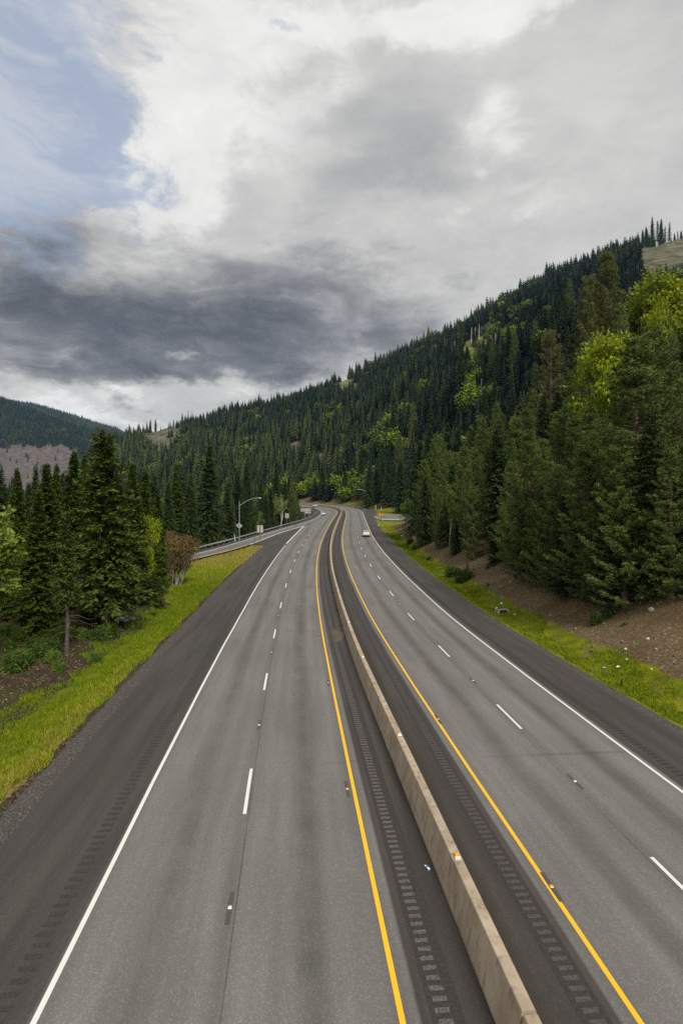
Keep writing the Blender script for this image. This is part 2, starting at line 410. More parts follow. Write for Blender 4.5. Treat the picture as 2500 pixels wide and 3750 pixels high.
# ------------------------------------------------------------------ the ground: one sheet
def ground_material():
    m, nt, bs = material('ground_soil_and_grass')
    P = nt.pos()
    A = nt.node('ShaderNodeAttribute', attribute_name='cover'); B = nt.node('ShaderNodeAttribute', attribute_name='bare')
    sa = nt.node('ShaderNodeSeparateColor'); nt.l.new(A.outputs['Color'], sa.inputs[0])
    sb = nt.node('ShaderNodeSeparateColor'); nt.l.new(B.outputs['Color'], sb.inputs[0])
    n1 = nt.noise(P, 0.9, 6, .6); n2 = nt.noise(P, 5.5, 5, .65); n3 = nt.noise(P, 22.0, 3, .6); n4 = nt.noise(P, 0.22, 4, .5)
    vor2 = nt.node('ShaderNodeTexVoronoi', {'Vector': P, 'Scale': 34.0}); vs2 = nt.node('ShaderNodeSeparateColor'); nt.l.new(vor2.outputs['Color'], vs2.inputs[0])
    vor = nt.node('ShaderNodeTexVoronoi', {'Vector': P, 'Scale': 9.0}); vorc = vor.outputs['Color']
    vs = nt.node('ShaderNodeSeparateColor'); nt.l.new(vorc, vs.inputs[0])
    def edge(w, amp=0.55):
        v = nt.add(w, nt.mul(nt.sub(nt.add(nt.mul(n1, .6), nt.mul(n2, .4)), .5), amp * 2))
        return nt.rng(v, .38, .62)
    forest = nt.mix(nt.rng(n2, .35, .68), (.022, .020, .010), (.075, .050, .028))
    forest = nt.mix(nt.mul(nt.rng(vs.outputs[0], .82, .9), nt.rng(n1, .4, .6)), forest, (.20, .135, .075))
    forest = nt.mix(nt.mul(nt.rng(n4, .48, .62), .6), forest, (.040, .055, .012))
    spz = nt.node('ShaderNodeSeparateXYZ'); nt.l.new(P, spz.inputs[0])
    forest = nt.mix(nt.rng(spz.outputs[1], 140, 330), forest, nt.mix(nt.rng(n4, .4, .6), (.016, .024, .013), (.034, .038, .018)))
    soil = nt.mix(nt.rng(n2, .3, .7), (.102, .066, .030), (.205, .142, .072))
    soil = nt.mix(nt.rng(n1, .45, .68), soil, (.135, .105, .055))
    soil = nt.mix(nt.rng(vs.outputs[1], .86, .93), soil, (.27, .215, .15))
    soil = nt.mix(nt.mul(nt.rng(n4, .52, .66), .5), soil, (.105, .058, .026))
    grass = nt.mix(nt.rng(n1, .34, .66), (.10, .132, .002), (.23, .245, .004))
    grass = nt.mix(nt.mul(nt.rng(n2, .45, .7), .5), grass, (.080, .105, .010))
    grass = nt.mix(nt.mul(nt.rng(nt.noise(P, .55, 5, .65), .52, .68), .75), grass, (.21, .165, .05))
    dry = nt.mix(nt.rng(n2, .3, .7), (.17, .135, .030), (.30, .21, .055))
    gravel = nt.mix(nt.rng(n3, .35, .65), (.035, .031, .028), (.125, .112, .10))
    gravel = nt.mix(nt.rng(vs2.outputs[2], .88, .95), gravel, (.20, .188, .17))
    c = nt.mix(edge(sb.outputs[0]), forest, soil)                      # cut bank
    c = nt.mix(edge(sa.outputs[1]), c, grass)
    c = nt.mix(edge(sa.outputs[2]), c, dry)
    c = nt.mix(edge(sa.outputs[0], .4), c, gravel)
    # felled slopes and rough pasture on the far hills
    f1 = nt.noise(nt.scalev(P, (.06, .06, .16)), 1.0, 8, .68); f2 = nt.noise(P, .045, 4, .6)
    slash = nt.mix(nt.rng(f1, .36, .64), (.062, .050, .045), (.145, .115, .104))
    slash = nt.mix(nt.rng(f2, .55, .7), slash, (.10, .09, .045))
    past = nt.mix(nt.rng(f1, .36, .64), (.075, .095, .016), (.18, .185, .045))
    past = nt.mix(nt.rng(f2, .50, .68), past, (.16, .12, .075))
    tan_ = nt.mix(nt.rng(f1, .38, .62), (.050, .056, .024), (.145, .130, .088))
    c = nt.mix(nt.rng(sb.outputs[1], .3, .7), c, slash)
    c = nt.mix(nt.rng(sb.outputs[2], .3, .7), c, past)
    c = nt.mix(nt.rng(nt.attr('tan'), .3, .7), c, tan_)
    c = nt.mix(1.0, c, (.70, .70, .74), 'MULTIPLY')
    nt.set(bs.inputs['Base Color'], c); bs.inputs['Roughness'].default_value = .95
    bs.inputs['Specular IOR Level'].default_value = .1
    h = nt.add(nt.mul(n2, .6), nt.mul(n3, .4))
    b = nt.node('ShaderNodeBump', {'Height': h, 'Strength': .7, 'Distance': .12}); nt.set(bs.inputs['Normal'], b.outputs[0])
    return m

def build_ground():
    t = np.concatenate([np.linspace(-1.7, -.76, 40)[:-1], np.linspace(-.76, .76, 640), np.linspace(.76, 1.7, 40)[1:]])
    ys = [-56.0]; 
    while ys[-1] < 6000:
        y = ys[-1] + 60; ys.append(ys[-1] + (y * .12 if y < 62 else y * .0042 if y < 130 else y * .008 if y < 600 else y * .014))
    ys = np.array(ys)
    Tg, Yg = np.meshgrid(t, ys)
    X = Tg * (Yg + 60.0); Y = Yg.copy()
    z, off, st, dR, dL, dri, dg, w = ground_info(X, Y)
    n, k = X.shape
    # cover weights
    isR = dR > -1; isL = (dL > -1) & ~isR
    near = 1 - w
    front = Y < 178
    grav = np.where(isR, 1 - sstep(.5, 1.3, dR), 0) + np.where(isL, 1 - sstep(.5, 1.2, dL), 0)
    rampside = isL & (Y < 176) & (dri > -.9)
    grav = np.where(rampside, np.maximum(grav, 1 - sstep(-.9, .2, -dri)), grav)
    grav = np.where(isL & (dg > -.5) & (dg < 1.5), .8, grav)
    flatR = sstep(184, 196, Y) * (1 - sstep(262, 290, Y))
    gR = sstep(.4, 1.0, dR) * (1 - sstep(3.4, 5.2, dR)) * np.where(Y < 195, 1, 1)
    gR = np.maximum(gR, np.where(isR, flatR * .9 * (1 - sstep(60, 80, dR)), 0))
    gR = np.maximum(gR, np.where(isR & (Y > 150), (.55 + .35 * np.sin(X * .21 + Y * .13)) * sstep(150, 190, Y) * sstep(.6, 1.4, dR) * (1 - sstep(9, 16, dR)), 0))
    wide = 4.7 + 60 * sstep(58, 76, Y)
    gL = sstep(.9, 1.7, dL) * (1 - sstep(wide - 1.5, wide + .8, dL))
    gL = np.where(dri > -.5, 0, gL)
    gL = np.where(isL & (dg > 2), .35, gL)
    dry = np.where(isL, sstep(.8, 1.5, dL) * (1 - sstep(1.9, 3.0, dL)) * (.75 - .5 * sstep(28, 45, Y)), 0)
    dry = np.where(isL & (Y < 178), np.maximum(dry, sstep(66, 104, Y) * .85 * (dL > .9)), dry)
    dry = np.where(dri > -.5, 0, dry)
    soil = np.where(isR, sstep(2.6, 4.2, dR) * (1 - sstep(14, 26, dR)), 0)
    cov = np.stack([grav * near, np.where(isR, gR, gL) * near, dry * near, np.ones_like(X)], -1)
    slash = clearing(X, Y, z, ['west', 'scarA', 'scarB']).astype(float)
    past = clearing(X, Y, z, ['line', 'strip', 'patch']).astype(float)
    tn = clearing(X, Y, z, ['ridge', 'knoll']).astype(float)
    bare = np.stack([np.clip(soil * near, 0, 1), slash, past, np.ones_like(X)], -1)
    V = np.stack([X, Y, z], -1).reshape(-1, 3)
    i, j = np.meshgrid(np.arange(n - 1), np.arange(k - 1), indexing='ij')
    q = np.stack([i * k + j, i * k + j + 1, (i + 1) * k + j + 1, (i + 1) * k + j], -1).reshape(-1, 4)
    me = mesh_np('ground', V, quads=q, mat=ground_material(), attrs={'cover': cov.reshape(-1, 4), 'bare': bare.reshape(-1, 4), 'tan': tn.ravel()}, smooth=True)
    tag(obj('ground', me), kind='structure')
build_ground()

# ------------------------------------------------------------------ the motorway
def asphalt(name, ramp=False):
    m, nt, bs = material(name)
    P = nt.pos()
    lane = nt.attr('lane'); al = nt.attr('along'); lat = nt.attr('lat')
    cv = nt.node('ShaderNodeCombineXYZ', {'X': lat, 'Y': nt.mul(al, .06)}).outputs[0]
    n_str = nt.noise(cv, 1.6, 5, .55); n_big = nt.noise(P, .12, 4, .5)
    fine = nt.noise(P, 60.0, 2, .7); mid = nt.noise(P, 9.0, 4, .65)
    spk = nt.node('ShaderNodeTexVoronoi', {'Vector': P, 'Scale': 42.0})
    ss = nt.node('ShaderNodeSeparateColor'); nt.l.new(spk.outputs['Color'], ss.inputs[0])
    def sh(v, r=.12):  # shade of grey, slightly warm
        return (v * 1.05, v, v * .925)
    old = nt.mix(nt.rng(n_str, .3, .7), sh(.168), sh(.218))
    dark = nt.mix(nt.rng(n_str, .3, .7), (.050, .0435, .0385), (.078, .0690, .061))
    # inside a lane: oil-darkened middle, paler wheel tracks, dark joint at the lane line
    fr = nt.math('FRACT', nt.add(lane, 10.0))
    warp = nt.mul(nt.sub(nt.noise(nt.node('ShaderNodeCombineXYZ', {'X': nt.mul(al, .05), 'Y': nt.math('FLOOR', nt.add(lane, 10.0))}).outputs[0], 1.0, 3), .5), .12)
    fw = nt.add(fr, warp)
    mid_l = nt.math('SUBTRACT', 1.0, nt.math('MULTIPLY', nt.math('ABSOLUTE', nt.sub(fw, .53)), 5.2), clamp=True)
    side = nt.math('SUBTRACT', 1.0, nt.math('MULTIPLY', nt.math('ABSOLUTE', nt.sub(nt.math('ABSOLUTE', nt.sub(fr, .5)), .5)), 7.5), clamp=True)
    oil = nt.math('MULTIPLY', nt.rng(mid_l, 0, 1), nt.rng(nt.noise(nt.node('ShaderNodeCombineXYZ', {'X': nt.mul(al, .035), 'Y': lat}).outputs[0], 1.0, 4), .25, .7, .55, 1.0))
    old = nt.mix(nt.mul(oil, nt.rng(nt.noise(P, .8, 5, .6), .3, .7, .5, .82)), old, (.080, .074, .067))
    old = nt.mix(nt.mul(nt.rng(side, 0, 1), .32), old, (.085, .080, .074))
    old = nt.mix(nt.mul(nt.rng(nt.noise(P, .07, 5, .6), .42, .62), .22), old, (.098, .092, .084))
    # transverse seams
    seam = nt.math('SUBTRACT', 1.0, nt.math('MULTIPLY', nt.math('ABSOLUTE', nt.sub(nt.math('FRACT', nt.mul(nt.add(al, nt.mul(nt.sub(mid, .5), .5)), .043)), .5)), 160.0), clamp=True)
    old = nt.mix(nt.mul(seam, nt.rng(nt.noise(P, .15, 3), .42, .62, 0, .5)), old, (.075, .072, .068))
    if ramp:
        isl = nt.mul(nt.rng(lane, -.02, .0), nt.rng(lane, 1.0, 1.02, 1, 0))
    else:
        i1 = nt.mul(nt.rng(lane, -.03, .0), nt.rng(lane, 2.08, 2.12, 1, 0)); i2 = nt.mul(nt.rng(lane, 3.88, 3.92), nt.rng(lane, 6.06, 6.10, 1, 0))
        isl = nt.add(i1, i2)
        # longitudinal joint beside the lane line
        for c0 in (1.035, 4.955):
            jn = nt.math('SUBTRACT', 1.0, nt.math('MULTIPLY', nt.math('ABSOLUTE', nt.sub(lane, c0)), 170.0), clamp=True)
            old = nt.mix(nt.mul(jn, nt.rng(nt.noise(nt.node('ShaderNodeCombineXYZ', {'X': nt.mul(al, .3)}).outputs[0], 1.0, 3), .3, .6, .35, .9)), old, (.03, .028, .026))
        # dirt and damp beside the barrier
        nb = nt.noise(nt.node('ShaderNodeCombineXYZ', {'X': nt.mul(al, .16), 'Y': nt.mul(lat, .8)}).outputs[0], 1.0, 5, .6)
        dl = nt.mul(nt.rng(nt.add(lane, nt.mul(nt.sub(nb, .5), .6)), 2.62, 2.80), nt.rng(lane, 3.0, 3.02, 1, 0))
        dark = nt.mix(nt.mul(dl, .75), dark, (.026, .023, .020))
        dr = nt.rng(nt.add(lane, nt.mul(nt.sub(nb, .5), .25)), 3.38, 3.16); dr = nt.mul(dr, nt.rng(lane, 2.98, 3.0))
        dark = nt.mix(nt.mul(dr, .8), dark, (.040, .029, .021))
        # worn inner edge of the right-hand shoulder
        dark = nt.mix(nt.mul(nt.rng(n_big, .45, .65), .35), dark, (.060, .047, .042))
    base = nt.mix(isl, dark, old)
    base = nt.mix(nt.mul(nt.rng(fine, .3, .7), .8), nt.mix(.0, base, base), nt.mix(1.0, base, (.62, .62, .62), 'MULTIPLY'))
    base = nt.mix(nt.mul(nt.rng(ss.outputs[0], .74, .90), .5), base, nt.mix(1.0, base, (1.75, 1.75, 1.75), 'MULTIPLY'))
    base = nt.mix(nt.mul(nt.rng(mid, .35, .7), .22), base, nt.mix(1.0, base, (.72, .72, .72), 'MULTIPLY'))
    base = nt.mix(1.0, base, (.66, .66, .665), 'MULTIPLY')
    nt.set(bs.inputs['Base Color'], base)
    bs.inputs['Roughness'].default_value = .82; bs.inputs['Specular IOR Level'].default_value = .35
    b = nt.node('ShaderNodeBump', {'Height': nt.add(fine, ss.outputs[1]), 'Strength': .35, 'Distance': .008}); nt.set(bs.inputs['Normal'], b.outputs[0])
    return m
ASPHALT = asphalt('weathered_asphalt')

def strip_mesh(name, mat, sta, cols, zoff=0.0, skirt=.35):
    """cols: list of (offset array, lane value); sta: station indices"""
    V = []; lane = []; along = []; lat = []
    nc = len(cols)
    for s in sta:
        for o, l in cols:
            p = CP[s] + CN[s] * o[s]
            zz = float(road_z(s, o[s]))
            V.append((p[0], p[1], zz + zoff)); lane.append(l); along.append(CS[s]); lat.append(o[s])
    q = [(i * nc + j, i * nc + j + 1, (i + 1) * nc + j + 1, (i + 1) * nc + j) for i in range(len(sta) - 1) for j in range(nc - 1)]
    return mesh_np(name, V, quads=q, mat=mat, attrs={'lane': lane, 'along': along, 'lat': lat}, smooth=True)
def lerp_cols(pairs, k):
    out = []
    for (a, la), (b, lb) in zip(pairs[:-1], pairs[1:]):
        for i in range(k): out.append((a + (b - a) * i / k, la + (lb - la) * i / k))
    out.append(pairs[-1]); return out
STA = [i for i in range(0, len(CP) - 1)]
_c = lambda o: np.asarray(o, float)
road_cols = lerp_cols([(O_OL, -1.0), (O_LW - .28, -.05), (O_LW, 0.0), (O_LD, 1.0), (O_LY, 2.0), (O_LY + .34, 2.1), (_c(0 * O_LY), 3.0), (O_RY - .34, 3.9), (O_RY, 4.0), (O_RD, 5.0), (O_RW, 6.0), (O_RW + .26, 6.1), (O_RSX, 7.0)], 3)
tag(obj('highway', strip_mesh('highway', ASPHALT, STA, road_cols)), kind='structure')
# edge skirt of the pavement, a real step down to the gravel
sk = MB()
for o, sg in ((O_OL, -1), (O_RSX, 1)):
    r0 = []
    for s in STA:
        p = CP[s] + CN[s] * o[s]; zz = float(road_z(s, o[s]))
        p2 = p + CN[s] * sg * .05
        r0.append([(p[0], p[1], zz), (p2[0], p2[1], zz - .3)])
    n0 = len(sk.v); sk.v += [q for r in r0 for q in r]
    sk.f += [(n0 + 2 * i, n0 + 2 * i + 1, n0 + 2 * i + 3, n0 + 2 * i + 2) for i in range(len(r0) - 1)]
DARKEDGE = simple('tarry_edge', (.03, .028, .026), .9)
tag(sk.build('highway_edge', DARKEDGE), kind='structure')

# exit ramp on the left
def poly_strip(name, left, right, mat, zoff, lanes, n=90):
    """left/right: lists of (X,Y); sampled evenly in parameter"""
    def samp(P):
        P = np.array(P, float); d = np.concatenate([[0], np.cumsum(np.linalg.norm(np.diff(P, axis=0), axis=1))])
        u = np.linspace(0, d[-1], n); return np.stack([np.interp(u, d, P[:, 0]), np.interp(u, d, P[:, 1])], 1), u
    L, u = samp(left); R, _ = samp(right); k = len(lanes); V = []; la = []; al = []; lt = []
    for i in range(n):
        for j in range(k):
            f = j / (k - 1); p = L[i] * (1 - f) + R[i] * f
            V.append((p[0], p[1], zr(p[1]) + zoff)); la.append(lanes[j]); al.append(u[i]); lt.append(f * np.linalg.norm(R[i] - L[i]))
    q = [(i * k + j, i * k + j + 1, (i + 1) * k + j + 1, (i + 1) * k + j) for i in range(n - 1) for j in range(k - 1)]
    return mesh_np(name, V, quads=q, mat=mat, attrs={'lane': la, 'along': al, 'lat': lt}, smooth=True)
RAMP = asphalt('weathered_ramp_asphalt', ramp=True)
yy = np.concatenate([np.arange(-58, 172.8, 4), [172.8]])
ri = [(np.interp(y, RI_Y, RI_X) + .35, y) for y in yy]; ro = [(np.interp(y, RO_Y, RO_X) - .1, y) for y in yy]; gr = [(np.interp(y, GR_Y, GR_X) + .1, y) for y in yy]
tag(obj('ramp_road', poly_strip('ramp_road', ro, ri, RAMP, .004, [.0, .2, .4, .6, .8, .98])), kind='structure')
tag(obj('ramp_shoulder', poly_strip('ramp_shoulder', gr, ro, RAMP, .002, [-1, -.7, -.3, -.05])), kind='structure')
# on-ramp at the right, coming in from behind the cut bank
on_l = [(12.2, 262), (12.5, 243), (13.1, 225), (14.6, 206), (18, 201.5), (24, 200), (40, 200), (75, 206)]
on_r = [(15.8, 300), (16.6, 280), (17.2, 258), (19, 240), (22.5, 227), (29, 219), (42, 215), (75, 222)]
tag(obj('on_ramp_road', poly_strip('on_ramp_road', on_l, on_r, RAMP, .006, [.0, .2, .4, .6, .8, .98])), kind='structure')
on_r2 = [(p[0] + 5 * (1 if i < 5 else .2), p[1] + (14 if i > 2 else 5)) for i, p in enumerate(on_r)]
gm = simple('packed_gravel', (.12, .108, .10), .95, var=.3, scale=6)
tag(obj('gravel_verge', poly_strip('gravel_verge', on_r, on_r2, gm, -.02, [0, 1, 2, 3])), kind='structure')

# ------------------------------------------------------------------ painted lines
def paint(name, col, wear=.65):
    m, nt, bs = material(name); P = nt.pos()
    n = nt.noise(P, 30.0, 4, .7); n2 = nt.noise(P, 2.0, 3)
    c = nt.mix(nt.rng(n, .3, .7), tuple(v * .8 for v in col), col)
    c = nt.mix(nt.mul(nt.rng(nt.add(nt.mul(n, .7), nt.mul(n2, .3)), .56, .66), wear), c, (.13, .125, .115))
    nt.set(bs.inputs['Base Color'], c); bs.inputs['Roughness'].default_value = .7
    return m
WHITE = paint('white_road_paint', (.58, .57, .545)); YELLOW = paint('yellow_road_paint', (.70, .385, .003), .55)
def line(name, o, w, mat, s0, s1, zoff=.005):
    return tag(obj(name, strip_mesh(name, mat, list(range(s0, s1)), [(o - w / 2, 0), (o + w / 2, 1)], zoff)), kind='structure')
iY = lambda Y: int(np.argmin(np.abs(CP[:, 1] - Y) + (ISTA > N_ARC0 + 60) * 1e6))
line('yellow_edge_line', O_LY, .115, YELLOW, 0, len(CP) - 1); line('yellow_edge_line', O_RY, .115, YELLOW, 0, len(CP) - 1)
line('white_edge_line', O_RW, .115, WHITE, 0, iY(262))
line('white_edge_line', O_LW0, .115, WHITE, 0, iY(118))
line('white_edge_line', np.where(ISTA > N_ARC0, O_LW, O_RO), .17, WHITE, iY(178), len(CP) - 1)
line('white_edge_line', O_RW + 3.6 * np.clip((ISTA - N_ARC0) / 20, 0, 1), .17, WHITE, N_ARC0 + 14, len(CP) - 1)
def pline(name, pts, w, mat, zoff=.010):
    P = np.array(pts, float); d = np.gradient(P, axis=0); d /= np.linalg.norm(d, axis=1)[:, None]; nn = np.stack([d[:, 1], -d[:, 0]], 1)
    return tag(obj(name, poly_strip(name, P - nn * w / 2, P + nn * w / 2, mat, zoff, [0, 1], n=60)), kind='structure')
pline('white_gore_line', [(-11.85, 119), (-11.85, 140), (-11.8, 160), (-11.75, 172.6)], .26, WHITE)
pline('white_gore_line', [(np.interp(y, RI_Y, RI_X) + .2, y) for y in np.arange(117, 173.5, 4)], .26, WHITE)
pline('yellow_ramp_line', [(np.interp(y, RI_Y, RI_X), y) for y in np.arange(-56, 117, 4)], .17, YELLOW)
pline('white_ramp_line', [(np.interp(y, RO_Y, RO_X), y) for y in np.arange(-56, 180, 4)], .19, WHITE)
pline('white_ramp_line', [(12.5, 262), (12.7, 243), (13.3, 225), (14.7, 207)], .28, WHITE)
pline('white_ramp_line', [(12.7, 318), (14.2, 300), (15.6, 275), (16.7, 255), (18.5, 238), (21.5, 226), (28, 218.5), (41, 214.5)], .18, WHITE)
# lane dashes, 3 m of paint every 12.2 m
def dashes(o, first_y, n, name):
    i0 = iY(first_y); s_at = np.interp(first_y, CP[:N_ARC0, 1], CS[:N_ARC0]); V = []; q = []
    for k in range(-3, n):
        sc = s_at + 12.05 * k
        for u in np.linspace(-1.53, 1.53, 4):
            s = sc + u
            px = np.array([np.interp(s, CS, CP[:, 0]), np.interp(s, CS, CP[:, 1])]); nx = np.array([np.interp(s, CS, CN[:, 0]), np.interp(s, CS, CN[:, 1])]); oo = np.interp(s, CS, o); cz = np.interp(s, CS, CZ)
            for wv in (-.055, .055):
                p = px + nx * (oo + wv); V.append((p[0], p[1], (zr(p[1]) if p[1] < 249.5 else cz) + np.interp(s, CS, BANK) * oo + .008))
        b = len(V) - 8
        q += [(b + 2 * i, b + 2 * i + 1, b + 2 * i + 3, b + 2 * i + 2) for i in range(3)]
    tag(obj(name, mesh_np(name, V, quads=q, mat=WHITE)), kind='structure')
y1 = road_hit(975, 2487)[1]; dashes(O_LD, y1, 33, 'lane_dashes')
y1 = road_hit(1874, 2637)[1]; dashes(O_RD, y1, 33, 'lane_dashes')
# dotted line of the merging lane
V = []; q = []
for k in range(9):
    s = CS[N_ARC0] + 8 + k * 7.5
    for u in (-1.0, 1.0):
        px = np.array([np.interp(s + u, CS, CP[:, 0]), np.interp(s + u, CS, CP[:, 1])]); nx = np.array([np.interp(s + u, CS, CN[:, 0]), np.interp(s + u, CS, CN[:, 1])])
        for wv in (-.1, .1):
            p = px + nx * (np.interp(s, CS, O_RW) + .3 + wv); V.append((p[0], p[1], np.interp(s + u, CS, CZ) + np.interp(s, CS, BANK) * (np.interp(s, CS, O_RW) + .3) + .012))
    b = len(V) - 4; q.append((b, b + 1, b + 3, b + 2))
tag(obj('merge_dashes', mesh_np('merge_dashes', V, quads=q, mat=WHITE)), kind='structure')

# ------------------------------------------------------------------ rumble strips: rows of shallow milled grooves, paler worn ribs between them
GROOVE = simple('milled_groove', (.020, .018, .0165), .95, var=.35, scale=30)
RIB = simple('worn_rumble_rib', (.068, .062, .056), .9, var=.55, scale=22); RIB2 = simple('dull_rumble_rib', (.048, .042, .037), .9, var=.5, scale=22)
GROOVE2 = simple('worn_milled_groove', (.025, .0225, .020), .95, var=.5, scale=30)
BAND = simple('rumble_band', (.024, .021, .019), .92, var=.3, scale=14)
def rumble(o, w, y0, y1, mat, pitch=.33, fill=.5, zoff=.005, jit=.03):
    V = []; q = []
    s0 = np.interp(y0, CP[:N_ARC0 + 1, 1], CS[:N_ARC0 + 1]); s1 = np.interp(y1, CP[:N_ARC0 + 1, 1], CS[:N_ARC0 + 1])
    s = s0
    while s < s1:
        for u in (0, pitch * fill):
            px = np.array([np.interp(s + u, CS, CP[:, 0]), np.interp(s + u, CS, CP[:, 1])]); nx = np.array([np.interp(s + u, CS, CN[:, 0]), np.interp(s + u, CS, CN[:, 1])]); oo = np.interp(s, CS, o) + random.uniform(-jit, jit)
            for wv in (-w / 2, w / 2):
                p = px + nx * (oo + wv); V.append((p[0], p[1], zr(p[1]) + zoff))
        b = len(V) - 4; q.append((b, b + 1, b + 3, b + 2)); s += pitch
    tag(obj('rumble_strip', mesh_np('rumble_strip', V, quads=q, mat=mat)), kind='structure')
def band(o, w, y0, y1, mat, zoff):
    tag(obj('rumble_band', strip_mesh('rumble_band', mat, list(range(iY(y0), iY(y1))), [(o - w / 2, 0), (o + w / 2, 1)], zoff)), kind='structure')
band(O_LY + .86, .62, -40, 248, BAND, .0035)
rumble(O_LY + .80, .28, 2, 120, RIB, .245, .48, .007, .015)
band(O_RY - .80, .55, -40, 248, BAND, .0035)
rumble(O_RY - .80, .32, 2, 120, RIB2, .245, .48, .007, .015)
band(O_RW + .72, .36, 42, 240, BAND, .0035)
rumble(O_RW + .78, .32, 6, 95, GROOVE, .29, .5, .007, .015)
rumble(O_LW0 - .72, .36, 2, 95, GROOVE2, .31, .42, .007, .05)
# ------------------------------------------------------------------ foliage materials
def leaf_mat(name, c1, c2, c3, trans=.24, var=.35, rough=.65, hue=.02):
    """c1 dark, c2 mid, c3 pale needle colours, mixed by clumps and by tree"""
    m, nt, bs = material(name)
    P = nt.node('ShaderNodeTexCoord').outputs['Object']; oi = nt.node('ShaderNodeObjectInfo').outputs['Random']
    n1 = nt.noise(P, .55, 3, .5); n2 = nt.noise(P, 2.6, 3, .6)
    c = nt.mix(nt.rng(n1, .35, .65), c1, c2)
    c = nt.mix(nt.mul(nt.rng(n2, .5, .72), .75), c, c3)
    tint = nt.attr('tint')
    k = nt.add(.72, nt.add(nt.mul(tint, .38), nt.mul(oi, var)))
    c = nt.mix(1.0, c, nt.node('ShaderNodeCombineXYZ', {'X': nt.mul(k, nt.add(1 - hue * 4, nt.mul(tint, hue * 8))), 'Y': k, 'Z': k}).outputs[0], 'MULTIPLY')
    nt.set(bs.inputs['Base Color'], c); bs.inputs['Roughness'].default_value = rough; bs.inputs['Specular IOR Level'].default_value = .18
    if trans > 0:
        tr = nt.node('ShaderNodeBsdfTranslucent', {'Color': c}); ms = nt.node('ShaderNodeMixShader', {0: trans})
        nt.l.new(bs.outputs[0], ms.inputs[1]); nt.l.new(tr.outputs[0], ms.inputs[2])
        nt.l.new(ms.outputs[0], m.node_tree.nodes['Material Output'].inputs[0])
    return m
M_CEDAR = leaf_mat('cedar_foliage', (.024, .040, .005), (.045, .072, .007), (.105, .140, .012))
M_FIR = leaf_mat('fir_needles', (.020, .036, .012), (.036, .062, .015), (.072, .105, .022))
M_PINE = leaf_mat('pine_needles', (.052, .080, .018), (.096, .138, .030), (.18, .225, .060))
M_BROWNPINE = leaf_mat('tired_pine_needles', (.064, .076, .020), (.105, .112, .032), (.165, .16, .055))
M_MAPLE = leaf_mat('fresh_maple_leaves', (.11, .15, .004), (.205, .25, .006), (.31, .345, .011), .4)
M_ALDER = leaf_mat('alder_leaves', (.055, .10, .012), (.10, .165, .020), (.17, .24, .035), .35)
M_BIRCH = leaf_mat('pale_birch_leaves', (.085, .13, .016), (.15, .21, .032), (.25, .32, .066), .4)
M_SILVER = leaf_mat('grey_green_leaves', (.06, .10, .035), (.11, .16, .06), (.18, .24, .10), .3)
M_RUST = leaf_mat('rusty_young_leaves', (.10, .062, .016), (.17, .105, .022), (.16, .15, .022), .3)
M_SHRUB = leaf_mat('shrub_leaves', (.030, .055, .010), (.06, .10, .012), (.12, .18, .016), .3)
M_BARK = simple('bark', (.060, .044, .034), .95, var=.45, scale=3, bump=.6)
M_REDBARK = simple('reddish_bark', (.095, .058, .040), .95, var=.45, scale=3, bump=.6)
M_PALEBARK = simple('pale_bark', (.30, .27, .22), .9, var=.35, scale=4, bump=.3)
M_GREYBARK = simple('grey_bark', (.17, .155, .135), .9, var=.35, scale=4, bump=.3)

class Leaves:
    """bulk leaf faces: diamonds (quads) and blades (tris)"""
    def __init__(self): self.q = []; self.t = []; self.tq = []; self.tt = []
    def diamonds(self, base, d, length, width, side, tint):
        """base (n,3), d unit (n,3), side unit (n,3)"""
        L = length[:, None]; W = width[:, None]
        tip = base + d * L; m = base + d * L * .45
        self.q.append(np.stack([base, m + side * W, tip, m - side * W], 1)); self.tq.append(np.repeat(tint[:, None], 4, 1))
    def blades(self, base, d, length, width, side, tint):
        L = length[:, None]; W = width[:, None]
        self.t.append(np.stack([base - side * W, base + side * W, base + d * L], 1)); self.tt.append(np.repeat(tint[:, None], 3, 1))
    def mesh(self, name, mat):
        V = []; T = []; tris = None; quads = None; n = 0
        if self.t:
            t = np.concatenate(self.t); V.append(t.reshape(-1, 3)); T.append(np.concatenate(self.tt).ravel()); tris = np.arange(len(t) * 3).reshape(-1, 3); n = len(t) * 3
        if self.q:
            q = np.concatenate(self.q); V.append(q.reshape(-1, 3)); T.append(np.concatenate(self.tq).ravel()); quads = np.arange(len(q) * 4).reshape(-1, 4) + n
        return mesh_np(name, np.concatenate(V), tris, quads, mat, {'tint': np.concatenate(T)})
def unit(v): return v / (np.linalg.norm(v, axis=-1, keepdims=True) + 1e-9)
def rvec(r, n): return unit(r.normal(size=(n, 3)))

def bark_tube(mb, pts, radii, n=6): mb.tube(pts, radii, n, cap=False)

